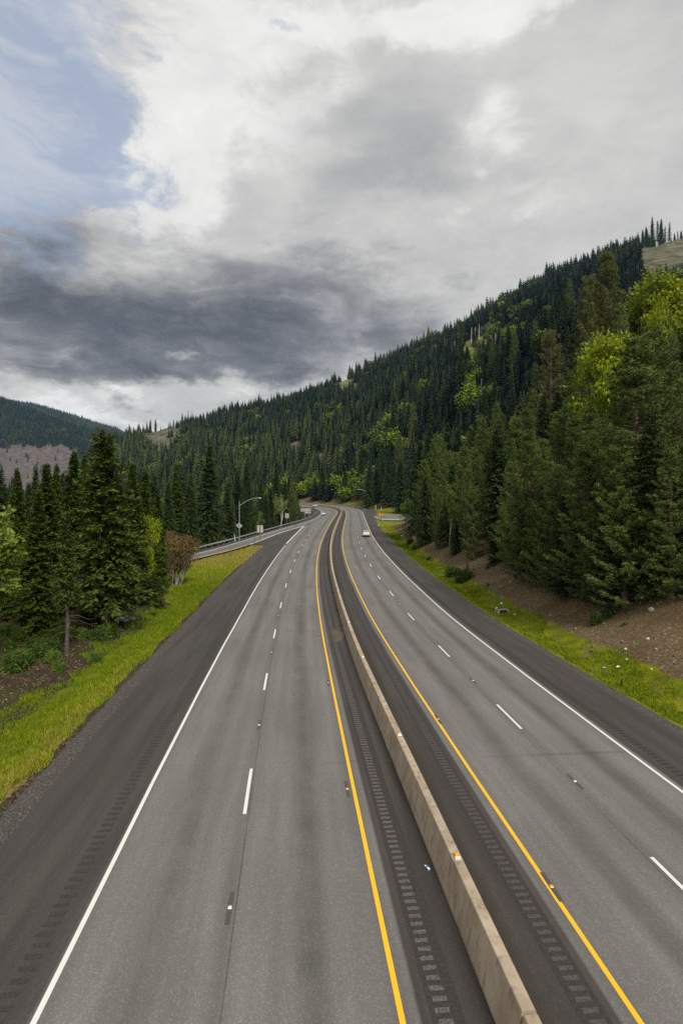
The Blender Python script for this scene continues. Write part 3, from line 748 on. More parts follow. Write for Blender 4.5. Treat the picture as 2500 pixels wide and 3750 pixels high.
def make_fir(seed, H=20., R=3.0, base=.10, mat=None, bark=None, step=.17, whorl=.30, droop=.25, power=.8, dead=0, top_bare=0, gap=.0, up=.5, leaf=1.0):
    r = np.random.default_rng(seed); lv = Leaves(); mb = MB()
    lean = r.normal(size=2) * .012 * H
    def ax(z): t = z / H; return np.array([lean[0] * t * t + .05 * sin(z * .9 + seed), lean[1] * t * t + .05 * cos(z * .7 + seed), z])
    zz = np.linspace(-.5, H * .985, 14); r0 = .012 * H + .06
    bark_tube(mb, [ax(z) for z in zz], [max(.015, r0 * (1 - max(z, 0) / H) ** .9 * (1.25 if z < .3 else 1)) for z in zz], 7)
    z = base * H; phase = r.uniform(0, 6)
    lump = r.uniform(.75, 1.15, 40)
    while z < H * .985:
        t = (z - base * H) / (H * (1 - base)); n = 6 if t < .8 else 5
        for k in range(n):
            if r.random() < gap: continue
            a = phase + 2 * pi * k / n + r.normal() * .25
            env = (1 - t) ** power * min(1, .55 + t * 5)
            L = R * env * r.uniform(.62, 1.12) * lump[int((a * 1.3 + z * .55) % 40)] + .18
            pit = radians(-14 + 52 * t * t * up * 2 + r.normal() * 7)
            s = np.arange(.12 * L, L, step); 
            if len(s) < 2: s = np.array([.05, L * .6, L * .95])
            f = s / L
            rad = s * cos(pit); hz = s * sin(pit) - droop * L * f ** 2 + .10 * L * np.maximum(f - .75, 0) * 3
            c = ax(z + r.normal() * .08)
            P = np.stack([c[0] + rad * cos(a), c[1] + rad * sin(a), c[2] + hz], 1)
            if r.random() < .35 or dead: bark_tube(mb, [c, P[len(P) // 2], P[-1]], [.03 + .008 * L, .02, .008], 4)
            bd = unit(np.gradient(P, axis=0))
            sd = np.array([-sin(a), cos(a), 0.0])
            for sg in (-1, 1, 0):
                m = len(s); keep = r.random(m) < (.95 if sg else .8)
                if not keep.any(): continue
                p = P[keep] + r.normal(size=(keep.sum(), 3)) * .05; b_ = bd[keep]; ff = f[keep]; m = keep.sum()
                if sg: d = unit(b_ * r.uniform(.35, .8, (m, 1)) + sg * sd * r.uniform(.6, 1, (m, 1)) + np.array([0, 0, 1]) * r.normal(-.22, .28, (m, 1)))
                else: d = unit(b_ * .7 + np.array([0, 0, 1]) * r.normal(.35, .5, (m, 1)) + r.normal(size=(m, 3)) * .3)
                ln = (.26 + .36 * (1 - ff) * min(1, L / 2.2) + .05) * r.uniform(.7, 1.25, m) * leaf
                sv = unit(np.cross(d, rvec(r, m) * .7 + np.array([0, 0, 1])))
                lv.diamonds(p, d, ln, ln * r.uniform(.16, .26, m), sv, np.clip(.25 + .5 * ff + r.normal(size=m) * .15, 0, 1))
        z += whorl * (1 - .35 * t) * r.uniform(.8, 1.2); phase += 2.4
    # leader
    m = 24; zl = r.uniform(H * .93, H * 1.005, m); d = unit(r.normal(size=(m, 3)) * .5 + np.array([0, 0, .8]))
    lv.diamonds(np.array([ax(q) for q in zl]), d, r.uniform(.2, .4, m), r.uniform(.03, .06, m), rvec(r, m), r.uniform(.4, 1, m))
    for k in range(dead):   # bare dead twigs on the lower trunk
        zd = r.uniform(.05, .75) * H; a = r.uniform(0, 6.28); L = r.uniform(.6, 2.4) * (1 - .5 * zd / H); c = ax(zd)
        e = c + np.array([cos(a) * L, sin(a) * L, -.25 * L]); e2 = e + np.array([cos(a + .3) * .35 * L, sin(a + .3) * .35 * L, .05 * L])
        bark_tube(mb, [c, (c + e) / 2 + np.array([0, 0, .12 * L]), e, e2], [.035, .026, .016, .008], 4)
    return ('trunk', 'crown', finish(mb, 'trunk', bark or M_BARK), lv.mesh('crown', mat or M_FIR), H)

def finish(mb, name, mat):
    V = np.array(mb.v, np.float32); q = [f for f in mb.f if len(f) == 4]; t = [f for f in mb.f if len(f) == 3]
    return mesh_np(name, V, t, q, mat, smooth=True)

def make_pine(seed, H=18., R=3.4, base=.14, mat=None, bark=None, whorl=.52, power=.72, needle=.27, dens=1.0, candles=True, full=1.0):
    dens *= 1.35; r = np.random.default_rng(seed); lv = Leaves(); mb = MB()
    lean = r.normal(size=2) * .012 * H
    def ax(z): t = z / H; return np.array([lean[0] * t * t, lean[1] * t * t, z])
    zz = np.linspace(-.6, H * .98, 14); r0 = .013 * H + .05
    bark_tube(mb, [ax(z) for z in zz], [max(.02, r0 * (1 - max(z, 0) / H) ** .85) for z in zz], 7)
    z = base * H; phase = r.uniform(0, 6)
    TP = []; TD = []; TT = []
    lump = r.uniform(.65, 1.15, 40)
    while z < H * .97:
        t = (z - base * H) / (H * (1 - base)); n = 5 if t < .85 else 4
        for k in range(n):
            a = phase + 2 * pi * k / n + r.normal() * .3
            L = R * ((1 - t) ** power) * min(1, .6 + 2.5 * t) * r.uniform(.6, 1.1) * lump[int((a * 1.3 + z * .5) % 40)] + .3
            pit = radians(2 + 40 * t + r.normal() * 8)
            ns = max(3, int(L / .30)); f = np.linspace(.0, 1, ns + 1)[1:]
            rad = L * f * cos(pit) * (1 - .08 * f); hz = L * (f * sin(pit) - .16 * sin(pi * .5) * f * (1 - f) * 1.2 + .22 * f ** 3)
            c = ax(z + r.normal() * .1)
            P = np.stack([c[0] + rad * cos(a), c[1] + rad * sin(a), c[2] + hz], 1)
            bark_tube(mb, [c] + [P[int(i)] for i in np.linspace(0, ns - 1, 3)], [.025 + .012 * L, .022 + .008 * L, .02, .01], 4)
            bd = unit(np.gradient(P, axis=0)); sd = np.array([-sin(a), cos(a), 0.])
            for i in range(ns):
                if f[i] < .28 and t < .8: continue
                if f[i] > .9: TP.append(P[i]); TD.append(bd[i] + np.array([0, 0, .4])); TT.append(.8)
                for sg in (-1, 1):
                    if r.random() > .88 * full: continue
                    bl = (.30 + .55 * (1 - f[i]) * min(1, L / 2)) * r.uniform(.6, 1.2)
                    d = unit(bd[i] * .75 + sg * sd * r.uniform(.5, 1.) + np.array([0, 0, 1]) * r.uniform(-.05, .6))
                    e = P[i] + d * bl
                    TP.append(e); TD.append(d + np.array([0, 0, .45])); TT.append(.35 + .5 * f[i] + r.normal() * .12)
                    if bl > .42: TP.append(P[i] + d * bl * .5 + r.normal(size=3) * .06); TD.append(d + np.array([0, 0, .3])); TT.append(.25 + .4 * f[i])
                if r.random() < .5: TP.append(P[i] + np.array([0, 0, .1])); TD.append(bd[i] + np.array([0, 0, .9])); TT.append(.4 + .3 * f[i])
        z += whorl * (1 - .25 * t) * r.uniform(.75, 1.25); phase += 2.4
    for k in range(5): TP.append(ax(H * (.955 + .01 * k))); TD.append(np.array([r.normal() * .3, r.normal() * .3, 1.])); TT.append(.8)
    TP = np.array(TP); TD = unit(np.array(TD)); TT = np.clip(np.array(TT), 0, 1)
    nn = int(15 * dens); n = len(TP)
    B = np.repeat(TP, nn, 0); Dm = np.repeat(TD, nn, 0)
    d = unit(Dm * .75 + rvec(r, n * nn) * .95)
    lv.blades(B, d, needle * r.uniform(.75, 1.2, n * nn), np.full(n * nn, .030) * r.uniform(.8, 1.4, n * nn), rvec(r, n * nn), np.clip(np.repeat(TT, nn) + r.normal(size=n * nn) * .1, 0, 1))
    return ('trunk', 'crown', finish(mb, 'trunk', bark or M_REDBARK), lv.mesh('crown', mat or M_PINE), H)

def make_broadleaf(seed, H=10., R=3.2, mat=None, bark=None, stems=1, leaf=.22, n_leaf=7000, low=.25, tall=1.0, sparse=False, seg=None, spread=.35):
    r = np.random.default_rng(seed); lv = Leaves(); mb = MB(); tips = []
    def grow(p, d, L, rad, depth):
        n = 4; pts = [p]; q = p.copy(); dd = d.copy()
        for i in range(n):
            dd = unit(dd + r.normal(size=3) * .16 + np.array([0, 0, .06])); q = q + dd * L / n; pts.append(q.copy())
        bark_tube(mb, pts, [rad * (1 - .45 * i / n) for i in range(n + 1)], 5 if depth else 7)
        if depth >= 3 or L < min(.45, .05 * H):
            tips.append((q, L)); tips.append(((pts[2] + r.normal(size=3) * .1), L)); return
        for k in range(r.integers(2, 4) + (depth == 0)):
            b = pts[r.integers(2, n + 1)] if depth else pts[r.integers(2, n + 1)]
            a = r.uniform(0, 6.28); sp = r.uniform(.5, 1.0)
            e = unit(dd + sp * np.array([cos(a), sin(a), r.uniform(-.1, .5)]))
            grow(b, e, L * r.uniform(.55, .8), rad * .55, depth + 1)
        grow(q, unit(dd + r.normal(size=3) * .2), L * .72, rad * .6, depth + 1)
    for s in range(stems):
        a = r.uniform(0, 6.28); sp = 0 if stems == 1 else spread
        grow(np.array([cos(a) * .12 * (stems > 1), sin(a) * .12 * (stems > 1), -.3]), unit(np.array([cos(a) * sp, sin(a) * sp, 1])), H * (seg or (.34 if stems == 1 else .36)), .02 * H / sqrt(stems) + .02, 0)
    tp = np.array([t[0] for t in tips])
    # fit the skeleton to the asked-for size
    sc = np.array([R / max(np.abs(tp[:, :2]).max(), .1)] * 2 + [H * .95 / max(tp[:, 2].max(), .1)])
    tp = tp * sc; mb.v = [(v[0] * sc[0], v[1] * sc[1], v[2] * sc[2]) for v in mb.v]
    nb = max(8, n_leaf // len(tp)); n = nb * len(tp)
    C = np.repeat(tp, nb, 0); rad = .085 * (R + H * .5) * (.6 if sparse else 1.0)
    off = rvec(r, n) * (r.random((n, 1)) ** .45) * rad * np.array([1.15, 1.15, .75])
    d = unit(off * .6 + rvec(r, n) * .7 * rad + np.array([0, 0, -.12 * rad]))
    ln = leaf * r.uniform(.6, 1.3, n)
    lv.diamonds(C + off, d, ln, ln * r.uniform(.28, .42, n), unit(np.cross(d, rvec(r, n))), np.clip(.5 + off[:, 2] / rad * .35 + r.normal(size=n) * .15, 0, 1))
    return ('trunk', 'crown', finish(mb, 'trunk', bark or M_GREYBARK), lv.mesh('crown', mat or M_ALDER), H)

def make_snag(seed, H=22., R=2.0, mat=None, foliage=True):
    """tall thin ridge tree: long bare stem, thin tufted crown"""
    return make_fir(seed, H, R, .30, mat or M_FIR, M_BARK, step=.30, whorl=.75, droop=.22, power=.62, dead=8, gap=.22, leaf=1.25)

PROTO = {}
def proto(kind, i):
    key = (kind, i)
    if key in PROTO: return PROTO[key]
    s = 100 + 37 * i + sum(map(ord, kind))
    if kind == 'cedar': p = make_fir(s, 18, 2.7 + .35 * (i % 3), .06, M_CEDAR, M_REDBARK, step=.13, whorl=.24, leaf=1.15, droop=.12, power=[.72, .9, .8][i % 3], up=.75)
    elif kind == 'oldcedar': p = make_fir(s, 17, 3.5, .12, M_CEDAR, M_REDBARK, step=.15, whorl=.33, leaf=1.15, droop=.20, power=.62, dead=55, gap=.10, up=.5)
    elif kind == 'fir': p = make_fir(s, 24, 4.6 + .5 * (i % 3), .03 + .03 * (i % 2), M_FIR, M_BARK, step=.24, whorl=.34, droop=[.25, .2, .3, .22][i % 4], power=[.78, .70, .85, .74][i % 4], leaf=1.3, gap=.04)
    elif kind == 'pine': p = make_pine(s, 18, 3.3 + .4 * (i % 3), .03, M_PINE, power=[.72, .62, .82, .7][i % 4])
    elif kind == 'oldpine': p = make_pine(s, 28, 3.6 + .3 * (i % 2), .22, M_BROWNPINE, whorl=.7, power=[.6, .52][i % 2], needle=.42, dens=.9)
    elif kind == 'thinpine': p = make_pine(s, 20, 2.5, .36, M_BROWNPINE, whorl=.62, power=.55, needle=.34, dens=.75, full=.7)
    elif kind == 'youngpine': p = make_pine(s, 9, 1.5, .10, M_PINE, whorl=.45, power=.75, dens=.85)
    elif kind == 'polepine': p = make_fir(s, 14, 1.45, .36, M_CEDAR, M_BARK, step=.17, whorl=.32, power=.6, dead=26, gap=.1)
    elif kind == 'youngfir': p = make_fir(s, 3.2, 1.0, .05, M_CEDAR, M_BARK, step=.13, whorl=.16, leaf=.55, power=.8)
    elif kind == 'maple': p = make_broadleaf(s, 11, 4.2, M_MAPLE, M_GREYBARK, 2, .27, 8500)
    elif kind == 'alder': p = make_broadleaf(s, 10, 3.0, M_ALDER, M_GREYBARK, 2, .24, 7000)
    elif kind == 'bigleaf': p = make_broadleaf(s, 12, 4.9, M_BIRCH, M_GREYBARK, 2, .30, 12000, sparse=True)
    elif kind == 'birch': p = make_broadleaf(s, 10, 1.5, M_BIRCH, M_PALEBARK, 1, .22, 4200)
    elif kind == 'silver': p = make_broadleaf(s, 10, 3.4, M_SILVER, M_GREYBARK, 2, .24, 6000)
    elif kind == 'paletrunk': p = make_broadleaf(s, 9, 2.4, M_BIRCH, M_PALEBARK, 1, .22, 2200, sparse=True)
    elif kind == 'rustbush': p = make_broadleaf(s, 6, 3.0, M_RUST, M_GREYBARK, 9, .17, 6500, sparse=True, seg=.17, spread=.75)
    elif kind == 'shrub': p = make_broadleaf(s, 1.4, 1.0, M_SHRUB, M_BARK, 6, .12, 2200, seg=.2, spread=.9)
    elif kind == 'brightshrub': p = make_broadleaf(s, 1.4, .9, M_ALDER, M_BARK, 6, .13, 1600, seg=.2, spread=.8)
    elif kind == 'snag': p = make_snag(s, 24, 2.3)
    PROTO[key] = p
    return p
KIND_NAME = {'cedar': 'cedar_tree', 'oldcedar': 'cedar_tree', 'fir': 'fir_tree', 'pine': 'pine_tree', 'oldpine': 'pine_tree', 'thinpine': 'pine_tree', 'youngpine': 'pine_tree', 'polepine': 'cedar_tree', 'youngfir': 'fir_tree',
             'maple': 'maple_tree', 'alder': 'alder_tree', 'bigleaf': 'broadleaf_tree', 'birch': 'birch_tree', 'silver': 'broadleaf_tree', 'paletrunk': 'alder_tree', 'rustbush': 'bush', 'shrub': 'shrub', 'brightshrub': 'shrub', 'snag': 'fir_tree'}
def plant(kind, i, x, y, height, label, group=None, wide=1.0, z=None, rz=None, cat=None):
    tn, cn, tm, cm, H0 = proto(kind, i)
    s = height / H0
    zz = H(x, y) if z is None else z
    e = empty(KIND_NAME[kind], (x, y, zz - .05), rz if rz is not None else random.uniform(0, 6.28), (s * wide, s * wide, s))
    nm = KIND_NAME[kind]
    tag(e, label, cat or ('shrub' if nm in ('shrub', 'bush') else 'tree'), group)
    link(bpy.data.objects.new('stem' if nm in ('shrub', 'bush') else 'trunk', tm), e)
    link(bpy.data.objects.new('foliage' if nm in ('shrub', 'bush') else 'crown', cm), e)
    SIL.append((x, y, zz, height, height * .17 * wide if kind not in ('maple', 'bigleaf', 'alder') else height * .35))
    return e
SIL = []
def plant_px(kind, i, xp, ytop, Y, label, group=None, wide=1.0, rz=None, minh=2.0):
    X = at(xp, Y); zb = H(X, Y); h = max(minh, zat(ytop, Y) - zb)
    return plant(kind, i, X, Y, h, label, group, wide, zb, rz)
# ------------------------------------------------------------------ trees one can tell apart: photo column, top row, distance
HERO = [
 # left stand between the motorway and the ramp
 ('oldcedar', 0, 390, 1566, 46, 'tallest cedar of the left stand, thick reddish trunk and bare twigs', 1.15),
 ('cedar', 0, 165, 1697, 50, 'pointed dark cedar left of the tall cedar, below the felled slope', 1.0),
 ('cedar', 1, 200, 1702, 58, 'narrow cedar squeezed between two wider cedars below the felled slope', .85),
 ('cedar', 2, 262, 1655, 60, 'dense pointed cedar next to the tallest cedar, on its left', 1.05),
 ('cedar', 1, 308, 1668, 66, 'cedar half hidden directly behind the tallest cedar', .9),
 ('cedar', 0, 487, 1694, 56, 'bright pointed cedar just right of the tallest cedar', 1.0),
 ('cedar', 2, 530, 1722, 62, 'yellow-green cedar at the right edge of the left stand', 1.0),
 ('cedar', 2, 130, 1796, 44, 'low broad cedar with a dark bare trunk on the brown forest floor', 1.05),
 ('cedar', 1, 60, 1715, 56, 'dark cedar behind the pale leafy tree at the left edge', .95),
 ('fir', 1, 4, 1690, 62, 'tall fir at the far left edge behind the pale leafy tree', .9),
 ('fir', 0, 138, 1712, 78, 'fir tip seen above the low broad cedar', .8),
 ('fir', 2, 100, 1765, 70, 'short fir tip between the cedars at the left edge', .8),
 ('cedar', 0, 440, 1790, 60, 'cedar filling the gap behind the right side of the tallest cedar', 1.0),
 ('cedar', 1, 350, 1800, 58, 'shaded cedar low behind the tallest cedar', 1.1),
 ('cedar', 0, 575, 1812, 64, 'shorter cedar at the end of the stand, beside the rusty bush', 1.0),
 ('cedar', 2, 215, 1830, 54, 'shaded cedar behind the slender pole-like cedar', 1.1),
 ('cedar', 1, 60, 1860, 50, 'shaded cedar low behind the pale leafy tree', 1.2),
 ('cedar', 0, 520, 1880, 58, 'low cedar under the bright maple sprays', .9),
 ('polepine', 0, 246, 1873, 38, 'slender pole-like cedar with a long bare trunk in front of the stand', 1.0),
 ('bigleaf', 0, -150, 1800, 35, 'pale leafy broadleaf tree reaching in from the left edge', 1.0),
 ('bigleaf', 1, -125, 1960, 36, 'lower pale leafy tree at the left edge, under the taller pale one', 1.1),
 ('maple', 0, 512, 1868, 57, 'small bright yellow-green maple among the left cedars', .5),
 ('youngfir', 0, 565, 2095, 57, 'waist-high young fir at the grass edge below the left stand', 1.1),
 ('youngfir', 1, 583, 2120, 56, 'smallest young fir beside the grass, right of another young fir', .8),
 ('rustbush', 0, 642, 1932, 69, 'rusty brown many-stemmed bush beside the ramp', 1.0),
 # beyond the ramp's guardrail
 ('fir', 0, 652, 1697, 122, 'wide fir behind the rusty bush, left of the tallest fir beyond the guardrail', 1.0),
 ('fir', 2, 762, 1628, 126, 'tallest fir beyond the guardrail, above the ramp', 1.1),
 ('fir', 1, 700, 1735, 138, 'fir between the two wide firs beyond the guardrail', .9),
 ('fir', 3, 832, 1768, 140, 'short fir left of the street lamp beyond the guardrail', 1.0),
 ('fir', 0, 905, 1690, 190, 'pointed fir behind the street lamp arm', 1.0),
 ('fir', 1, 870, 1725, 172, 'dark fir directly behind the street lamp pole', 1.0),
 ('fir', 2, 955, 1750, 205, 'dark fir right of the street lamp head', 1.0),
 ('alder', 0, 950, 1868, 172, 'bright green alder behind the square sign backs', .8),
 ('paletrunk', 0, 993, 1802, 186, 'pale-trunked alder with sparse leaves, left one of the pair', .8),
 ('paletrunk', 1, 1028, 1806, 190, 'pale-trunked alder with sparse leaves, right one of the pair', .8),
 ('fir', 3, 1010, 1715, 235, 'fir behind the pale-trunked alder pair', 1.0),
 ('fir', 0, 1060, 1745, 250, 'fir above the two-panel sign backs', 1.0),
 ('alder', 1, 1050, 1868, 215, 'yellow-green alder between the grey sign back and the two-panel sign', .9),
 ('alder', 0, 1088, 1845, 268, 'low bright alder where the far road disappears', .9),
 ('alder', 2, 1066, 1800, 262, 'dark leafy alder above the two-panel sign', .9),
 # right-hand bank
 ('pine', 0, 2329, 1237, 43, 'big bushy pine on the right bank, its pale top against the maples', 1.45),
 ('pine', 1, 2412, 1214, 49, 'tall pine right of the big bushy pine, with a visible trunk', 1.2),
 ('oldpine', 0, 2220, 930, 86, 'tallest brownish pine on the right slope, rising above the ridge forest', 1.0),
 ('oldpine', 1, 2160, 1014, 96, 'second tall brownish pine, left of the tallest one', .9),
 ('thinpine', 0, 2017, 1215, 128, 'sparse brown pine on a bare trunk in front of the twin power poles', 1.1),
 ('pine', 2, 2146, 1258, 78, 'dark pine below the tall brownish pines', 1.0),
 ('pine', 3, 2276, 1112, 82, 'narrow pine between the tall brownish pine and the yellow maple', .75),
 ('pine', 1, 2322, 1126, 96, 'small-topped pine left of the yellow maple', .7),
 ('maple', 1, 2374, 1100, 70, 'round bright yellow maple on the right slope', .48),
 ('maple', 2, 2520, 985, 92, 'large bright yellow maple at the right edge', .9),
 ('pine', 0, 2440, 1140, 72, 'dark pine in front of the large yellow maple', .8),
 ('fir', 2, 2545, 1060, 58, 'very dark fir filling the right edge', 1.1),
 ('pine', 3, 2104, 1526, 66, 'pine with an upright orange shoot below the dark pines', 1.25),
 ('pine', 2, 2054, 1525, 78, 'pine left of the one with an orange shoot', .9),
 ('pine', 0, 2160, 1490, 62, 'olive pine behind the big bushy pine, on its left', 1.3),
 ('pine', 1, 1970, 1614, 64, 'bushy foreground pine with orange shoots at the foot of the bank', 1.45),
 ('fir', 3, 1985, 1445, 92, 'dark fir below the sparse brown pine', 1.0),
 ('pine', 2, 2497, 1390, 44, 'thin ragged pine with bare lower twigs at the right edge', .7),
 ('pine', 3, 2250, 1640, 52, 'low pine under the big bushy pine', 1.4),
 ('pine', 2, 1866, 1610, 84, 'pine right of the pale birch, one row back', 1.3),
 ('youngpine', 0, 1866, 1862, 68, 'young pine at the front of the bank, in front of taller pines', 1.6),
 ('fir', 0, 1808, 1912, 70, 'small dark fir at the bank edge with branches to the ground', 1.4),
 ('pine', 0, 1728, 1730, 92, 'dark pine just right of the pale birch', 1.25),
 ('pine', 3, 1768, 1735, 86, 'second dark pine right of the pale birch', 1.0),
 ('pine', 1, 1722, 1650, 120, 'pine behind the pale birch, above it', 1.0),
 ('pine', 2, 1725, 1560, 165, 'tall pine on the slope straight above the pale birch', 1.0),
 ('fir', 1, 1795, 1500, 158, 'tall fir on the slope left of the yellow streak of maples', 1.0),
 ('pine', 0, 1842, 1517, 140, 'pine on the slope beside the yellow streak of maples', .9),
 ('maple', 0, 1920, 1508, 128, 'tall yellow streak of maple between dark conifers', .55),
 ('maple', 2, 1764, 1634, 126, 'small yellow maple crown between two pines', .45),
 ('maple', 1, 1660, 1700, 138, 'leaning yellow-green maple left of the pines', .55),
 ('silver', 0, 1628, 1662, 152, 'grey-green domed broadleaf tree behind the bank', .85),
 ('birch', 0, 1645, 1766, 93, 'slim pale-green birch lit against the dark conifers', 1.0),
 ('fir', 2, 1532, 1612, 128, 'broad dark fir at the left end of the bank stand', 1.15),
 ('fir', 3, 1572, 1556, 150, 'tallest fir at the left end of the bank stand', .9),
 ('pine', 1, 1552, 1688, 112, 'dark pine with foliage to the ground at the bank end', 1.1),
 ('pine', 3, 1614, 1640, 140, 'pine behind the slim pale birch, on its left', .9),
 ('pine', 2, 1600, 1760, 106, 'low dark pine left of the slim pale birch', 1.1),
 ('fir', 0, 1463, 1680, 252, 'lone broad fir behind the on-ramp', 1.1),
 ('alder', 1, 1487, 1822, 150, 'yellow-green shrubby alder at the end of the white railing', .8),
 ('maple', 0, 1410, 1755, 300, 'yellow maple in the trees behind the merge sign', .6),
 ('fir', 1, 1350, 1705, 290, 'fir behind the blue sign and the right street lamp', 1.0),
 ('fir', 2, 1395, 1650, 330, 'tall fir behind the merge sign', 1.0),
 ('alder', 1, 2075, 1440, 104, 'yellow-green alder under the twin power poles', .7),
 ('alder', 2, 2118, 1350, 100, 'green alder mixed into the dark pines right of the power poles', .5),
 ('maple', 0, 2030, 1478, 120, 'small yellow maple at the foot of the sparse brown pine', .35),
 ('maple', 2, 2330, 1210, 70, 'bright maple sprays between the round maple and the bushy pine', .8),
]
for kd, i, xp, yt, Y, lab, wd in HERO:
    plant_px(kd, i, xp, yt, Y, lab, None, wd, minh=1.0 if kd in ('youngfir',) else 2.5)

# more pines on the bank and firs left of the ramp, filling the stands
def fill(kind_list, pts, label, group, hs, wd=1.0):
    for k, (x, y) in enumerate(pts):
        kd = kind_list[k % len(kind_list)]; hh = rng.uniform(*hs)
        if x > 0: hh = min(hh, zat(1260 if at(1900, y) < x else 1480, y) - H(x, y))
        if hh < 4: continue
        plant(kd, int(rng.integers(0, 4 if kd in ('pine', 'fir') else 3)), x, y, hh, label, group, wd * rng.uniform(.85, 1.15))
def scatter_poly(P, s, cond):
    xs = [p[0] for p in P]; ys = [p[1] for p in P]; out = []
    for y in np.arange(min(ys), max(ys), s):
        for x in np.arange(min(xs), max(xs), s):
            a, b = x + rng.uniform(-.4, .4) * s, y + rng.uniform(-.4, .4) * s
            if inpoly(np.array([a]), np.array([b]), P)[0] and cond(a, b): out.append((a, b))
    return out
heroxy = [(at(h[2], h[4]), h[4]) for h in HERO]
far_enough = lambda d: (lambda a, b: all((a - q[0]) ** 2 + (b - q[1]) ** 2 > d * d for q in heroxy))
fill(['pine', 'fir', 'pine'], scatter_poly([(23.5, 28), (46, 28), (58, 90), (36, 128), (19.5, 128), (18.5, 60)], 6.0, far_enough(3.2)), 'pine or fir filling the dense shaded stand on the right bank', 'conifers filling the right bank', (11, 17), 1.25)
fill(['fir', 'pine'], scatter_poly([(20, 128), (36, 128), (60, 90), (80, 110), (60, 160), (23, 165)], 7.5, far_enough(3.5)), 'taller conifer in the rows above the right bank', 'conifers above the right bank', (15, 22), 1.15)
fill(['cedar', 'fir'], scatter_poly([(-25, 40), (-19.5, 44), (-21.5, 66), (-30, 66), (-31, 44)], 4.2, far_enough(2.6)), 'shaded cedar or fir inside the left stand', 'conifers inside the left stand', (8, 13))
fill(['fir', 'cedar'], scatter_poly([(-66, 40), (-46, 40), (-36, 90), (-30, 118), (-60, 128)], 6.5, far_enough(3)), 'dark conifer beyond the ramp, seen through the left stand', 'conifers beyond the ramp', (13, 19))

for k, (xb, yb, yt, kd, wd) in enumerate([(1555, 1998, 1740, 'fir', 1.1), (1612, 2012, 1890, 'pine', 1.4), (1672, 2030, 1905, 'fir', 1.4), (1735, 2052, 1780, 'pine', 1.4), (1880, 2085, 1690, 'pine', 1.35), (1945, 2118, 1760, 'fir', 1.2), (2010, 2150, 1690, 'pine', 1.4), (2080, 2192, 1780, 'fir', 1.3), (2150, 2214, 1640, 'pine', 1.4), (2235, 2236, 1760, 'fir', 1.3), (2300, 2232, 1580, 'pine', 1.4), (2390, 2196, 1500, 'fir', 1.1), (2475, 2200, 1640, 'pine', 1.3)]):
    X, Y, z = ground_hit(xb, yb); plant(kd, k % 4, X, Y + .6, max(3, zat(yt, Y) - z), 'bushy conifer with branches down to the soil along the front of the right bank', 'front row of the right bank', wd, z)
# shrubs
SHRUBS = [(60, 2420, 'shrub'), (120, 2375, 'shrub'), (150, 2365, 'shrub'), (185, 2390, 'shrub'), (20, 2390, 'shrub'), (95, 2440, 'shrub'), (230, 2345, 'shrub'), (20, 2330, 'shrub'), (75, 2345, 'shrub'), (140, 2410, 'shrub'), (45, 2465, 'shrub')]
for k, (xp, yp, kd) in enumerate(SHRUBS):
    X, Y, z = ground_hit(xp, yp)
    plant(kd, k % 3, X, Y, rng.uniform(.9, 1.7), 'dark green shrub on the brown forest floor at the left edge', 'shrubs on the forest floor', rng.uniform(.8, 1.2), z)
for k, (xp, yp, h, lab) in enumerate([(400, 2332, 1.3, 'bright leafy shrub at the grass edge, left of the concrete drain box'), (355, 2350, 1.4, 'bushy green shrub in front of the tallest cedar'), (478, 2305, 1.1, 'pale leafy shrub in front of the concrete drain box'), (196, 2424, .9, 'small bright shrub where grass meets the forest floor'), (222, 2460, .8, 'lone small shrub on the bare ground beside the grass'), (352, 2430, .9, 'thin sapling standing in the left grass'), (300, 2340, 1.0, 'shrub beside the slender pole-like cedar')]):
    X, Y, z = ground_hit(xp, yp); plant('brightshrub' if k != 1 else 'shrub', k % 3, X, Y, h, lab, None, .9, z)
for k, (xp, yp, h, kd, lab) in enumerate([(1695, 2128, 2.1, 'shrub', 'large dark shrub hanging over the right bank'), (1660, 2105, 1.2, 'brightshrub', 'yellow-green shrub under the bank trees'), (1655, 2112, 1.2, 'shrub', 'dark shrub beside the large dark shrub on the bank'), (1506, 1990, 1.6, 'shrub', 'dark rounded shrub at the far end of the bank'), (1523, 2012, 1.2, 'shrub', 'lower shrub beside the rounded one at the far end of the bank'), (1655, 2112, .6, 'brightshrub', 'tiny shrub below the bank trees'), (1711, 2090, 1.0, 'youngfir', 'knee-high fir on the stony right bank'), (1783, 2082, .5, 'brightshrub', 'small green tuft on the stony bank beside the young fir'), (1570, 2050, .7, 'shrub', 'small shrub low on the right bank'), (2218, 2260, .9, 'shrub', 'round dark shrub on the bare bank, upper one of two'), (2182, 2282, 1.0, 'shrub', 'round dark shrub on the bare bank, lower one of two'), (2288, 2290, .4, 'brightshrub', 'tiny bright tuft on the bare bank beside the round shrubs'), (2274, 2515, .5, 'youngfir', 'tiny fir seedling in the right-hand grass'), (1655, 2096, .8, 'brightshrub', 'leafy shrub at the grass edge under the bank'), (1652, 2108, 1.5, 'brightshrub', 'bright shrub where grass climbs the right bank'), (559, 2258, .5, 'shrub', 'single dark tuft in the left grass'), (1785, 2145, .4, 'brightshrub', 'small plant halfway up the stony bank')]):
    X, Y, z = ground_hit(xp, yp); plant(kd, k % 2, X, Y, h, lab, None, 1.0, z)
